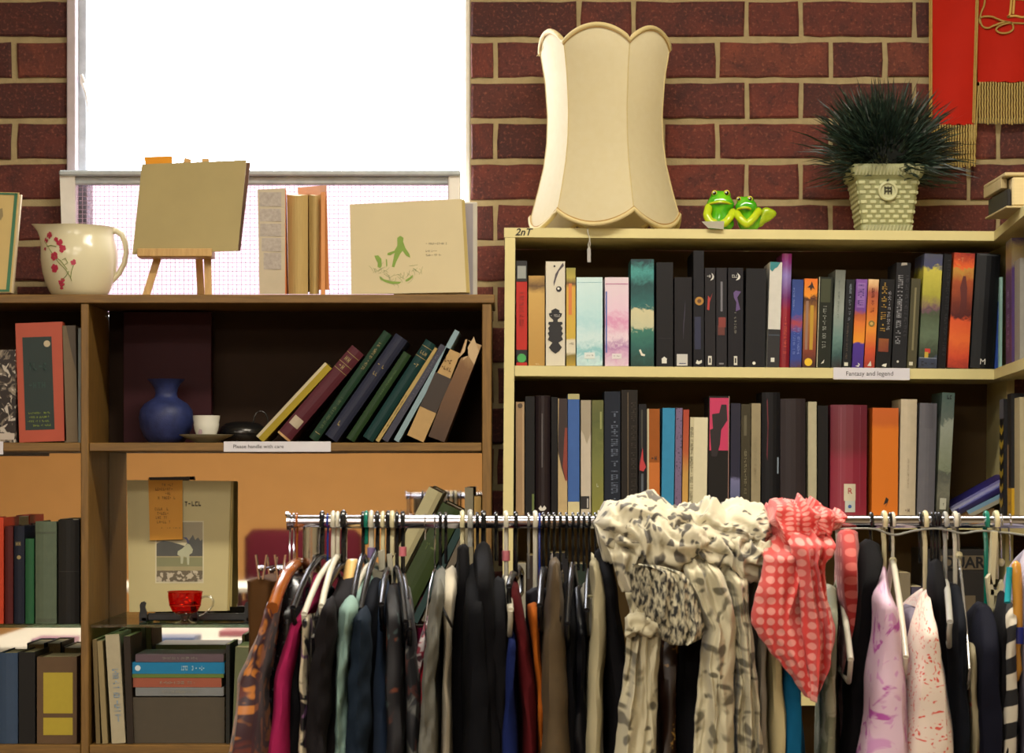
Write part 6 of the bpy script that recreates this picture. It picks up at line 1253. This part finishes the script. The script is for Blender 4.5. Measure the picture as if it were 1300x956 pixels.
tag(obj('cord', m, mat('#8c8c84', .35, .15), None, True), 'thin pale cord running slackly under the right half of the rail', 'cord')
# ================================================================ SCARVES
SPOT = voro('#c4bca2', '#57524a', 28, .36, 1, .5, .8, smooth=.06); SPOT2 = voro('#bdb598', '#625c48', 30, .34, 1, .4, .8, smooth=.08)
def fbm(x, y, z, o=2):
    s_, a_ = 0, 1
    for i in range(o): s_ += a_*noise.noise(Vector((x, y, z))); x *= 2; y *= 2; z += 5; a_ *= .5
    return s_
def ridge(x, y, z): return (1-abs(noise.noise(Vector((x, y, z)))*2.2))
def bundle(name, x0, x1, top, bot, dc, rd, Mt, par, seed, A=.018, nx=150, nt_=72, sl=.8, fx=5, fy=3):
    m = MB(); rings = []
    for i in range(nx+1):
        s_ = i/nx; x = x0+(x1-x0)*s_; zt_, zb_ = Z(interp(top, x)[0], dc-rd), Z(interp(bot, x)[0], dc-rd)
        e = min(1, math.sqrt(max(.003, min(s_, 1-s_))*14)); c_ = (zt_+zb_)/2; h = (zt_-zb_)/2*e; ring = []
        for j in range(nt_):
            th = 2*PI*j/nt_; cy, cz_ = math.cos(th), math.sin(th)
            wx = s_*fx+cz_*sl+noise.noise(Vector((s_*3, cz_*1.2, seed+cy)))*1.0
            f_ = ridge(wx, cz_*.9+cy*.5, seed)*.75+ridge(wx*1.7+cz_*1.1+3, cy, seed+4)*.35+noise.noise(Vector((s_*4, cy*1.2, seed+cz_*1.2)))*.5
            dd = (f_-.45)*A*e
            ring.append(Vector((X(x, dc-rd)+noise.noise(Vector((s_*4, cy, seed+9+cz_)))*.008*e, dc-(rd*e+dd*1.4)*cy, c_+(h+dd*.9)*cz_)))
        rings.append(ring)
    LL = abs(X(x1, dc)-X(x0, dc)); m.loft(rings, uvf=lambda i, j: (j/nt_*2*PI*rd*1.05, i/nx*LL*1.35+seed)); return obj(name, m, Mt, par, 'all')
def sheet(name, rows, Mt, par, d0, seed, A=.012, nf=3.0, nx=46, bulge=.02, th=.003, diag=0, dtop=None, dy=4):
    """hanging cloth: rows (y, xl, xr); front and back surface a few mm apart"""
    rows = sorted(rows); y = rows[0][0]; fr = []; ys = []
    while y < rows[-1][0]: ys.append(y); y += dy
    ys.append(rows[-1][0])
    for y in ys:
        xl, xx = interp(rows, y); L = []
        for i in range(nx+1):
            s_ = i/nx; t = (y-ys[0])/100
            u = s_*nf+t*diag+.5*noise.noise(Vector((s_*1.5, t*.8, seed)))
            f_ = (ridge(u, t*.35, seed)-.5)*A+(ridge(u*2.1+4, t*.6, seed+2)-.5)*A*.4+fbm(s_*3, t*2.5, seed+8)*A*.35
            d = d0-f_-bulge*math.sin(PI*s_)**.6+.0
            if dtop: d += dtop*max(0, 1-t*1.9)**.8
            L.append(P(xl+(xx-xl)*s_, y, d0-bulge*.5)+Vector((fbm(s_*4, t*2, seed+3)*.003, 0, 0))); L[-1].y = d
        fr.append(L)
    m = MB(); m.loft([a+[p+Vector((0, th, 0)) for p in reversed(a)] for a in fr], uvf=lambda i, j: ((X(interp(rows, ys[min(i, len(ys)-1)])[0]+(interp(rows, ys[min(i, len(ys)-1)])[1]-interp(rows, ys[min(i, len(ys)-1)])[0])*(min(j, 2*nx+1-j) if j <= 2*nx+1 else 0)/nx, d0))*1.15+seed, ys[min(i, len(ys)-1)]*d0/F*1.1)); m.f = [f[::-1] for f in m.f]; m.uv = {k: v_[::-1] for k, v_ in m.uv.items()}
    return obj(name, m, Mt, par, 'all')
sc = thing('spotted_scarf', 'large cream scarf with grey leopard spots bunched over the rail, smocked patch in front', 'scarf', P(870, 663, 3.05))
top = [(757,660),(764,648),(775,641),(790,643),(800,638),(825,636),(838,636),(850,643),(865,640),(880,641),(895,646),(905,637),(915,645),(925,650),(935,643),(945,642),(955,648),(972,648),(985,652)]
bot = [(757,672),(765,700),(775,708),(790,716),(810,722),(840,724),(860,722),(875,712),(890,704),(910,708),(925,712),(945,716),(965,714),(985,706)]
bundle('bunched_cloth', 757, 988, top, bot, 3.09, .075, SPOT, sc, 3.1, A=.022)
sheet('hanging_fold', [(650,764,790),(668,760,795),(690,770,800),(705,775,812),(725,780,806),(740,784,812),(752,790,816)], SPOT, sc, 3.0, 6, nf=2.2, nx=30, A=.016, dtop=.14)
bundle('twisted_fold', 782, 905, [(782,668),(820,662),(860,666),(905,672)], [(782,706),(820,716),(860,722),(905,704)], 3.02, .03, SPOT, sc, 8.2, A=.016, fx=6, nx=90, nt_=48)
bundle('twisted_fold', 885, 985, [(885,690),(920,684),(950,690),(985,690)], [(885,706),(915,722),(945,736),(985,716)], 3.02, .028, SPOT, sc, 5.7, A=.016, fx=5, nx=80, nt_=48)
sheet('tail', [(752,794,838),(775,800,842),(800,796,842),(830,794,838),(866,792,836),(900,786,836),(960,782,834),(1030,780,832)], SPOT2, sc, 2.985, 2, nf=2.4, A=.02, bulge=.03, nx=44)
bundle('rolled_edge', 795, 850, [(795,790),(810,778),(830,778),(850,800)], [(795,812),(815,806),(832,806),(850,812)], 2.955, .018, SPOT2, sc, 1.7, A=.008, fx=3, nx=44, nt_=30)
sheet('tail', [(672,876,900),(705,868,902),(715,868,910),(735,872,922),(765,884,930),(800,896,936),(830,890,934),(866,886,932),(960,880,934),(1040,880,936)], SPOT2, sc, 2.985, 4, nf=2.6, A=.022, bulge=.03, nx=44, dtop=.14)
sheet('tail', [(685,905,940),(716,905,945),(740,918,950),(780,924,952),(810,930,956),(866,934,962),(960,936,970),(1010,936,972)], SPOT2, sc, 2.995, 7, nf=2.2, A=.02, bulge=.02, nx=36, dtop=.14)
m_, nt, b = new_mat('smocked_cloth'); v = tex(nt, 'UV'); mp = nt.nodes.new('ShaderNodeMapping'); mp.inputs['Rotation'].default_value = (0, 0, -.5); mp.inputs['Scale'].default_value = (230, 90, 1); nt.links.new(v, mp.inputs[0])
n = noi(nt, mp.outputs[0], 1.0, 3, .4); nt.links.new(ramp(nt, n, [(.40, '#1c1b1a'), (.50, '#87826f'), (.60, '#b8b196')]), b.inputs['Base Color']); b.inputs['Roughness'].default_value = .8; bump(nt, b, n, .8, .003)
sheet('smocked_panel', [(716,804,812),(720,802,845),(728,800,868),(740,802,878),(760,804,886),(780,812,892),(800,830,897),(812,840,893),(818,850,880)], m_, sc, 2.962, 5, nf=3.0, A=.010, bulge=.04, nx=60, dy=2.5, diag=1.5)
cs_ = thing('polka_dot_scarf', 'coral red scarf with pale pink polka dots hanging over the rail', 'scarf', P(1025, 663, 3.0))
ctop = [(984,646),(990,638),(1005,633),(1030,631),(1045,633),(1053,640),(1065,650),(1078,652)]
cbot = [(984,668),(1000,690),(1020,705),(1045,705),(1060,680),(1078,658)]
bundle('bunched_cloth', 983, 1054, [(983,650),(990,640),(1005,634),(1030,631),(1045,633),(1054,645)], [(983,680),(1000,705),(1025,712),(1054,690)], 3.06, .085, POLK, cs_, 2.2, A=.014, fx=3.5, nx=80)
bundle('knot_fold', 1036, 1079, [(1036,650),(1048,646),(1062,648),(1072,652),(1079,654)], [(1036,672),(1050,690),(1062,676),(1072,666),(1079,662)], 3.02, .05, POLK, cs_, 6.2, A=.010, fx=2.5, nx=50, nt_=44)
sheet('tail', [(655,988,1015),(690,978,1020),(706,972,1024),(730,968,1024),(760,960,1022),(780,955,1020),(792,955,1024),(806,964,1028),(825,978,1034),(845,995,1036),(866,1010,1036),(885,1022,1036)], POLK, cs_, 2.965, 3, nf=1.6, A=.018, bulge=.03, nx=44, diag=.3, dtop=.16)
sheet('tail', [(640,1005,1056),(662,1002,1062),(690,1005,1063),(706,1008,1058),(715,1012,1050),(740,1014,1052),(760,1016,1054),(780,1018,1060),(800,1020,1064),(815,1022,1063),(840,1024,1056),(866,1028,1046),(890,1030,1036)], POLK, cs_, 2.945, 9, nf=1.9, A=.018, bulge=.03, nx=44, diag=-.3, dtop=.17)
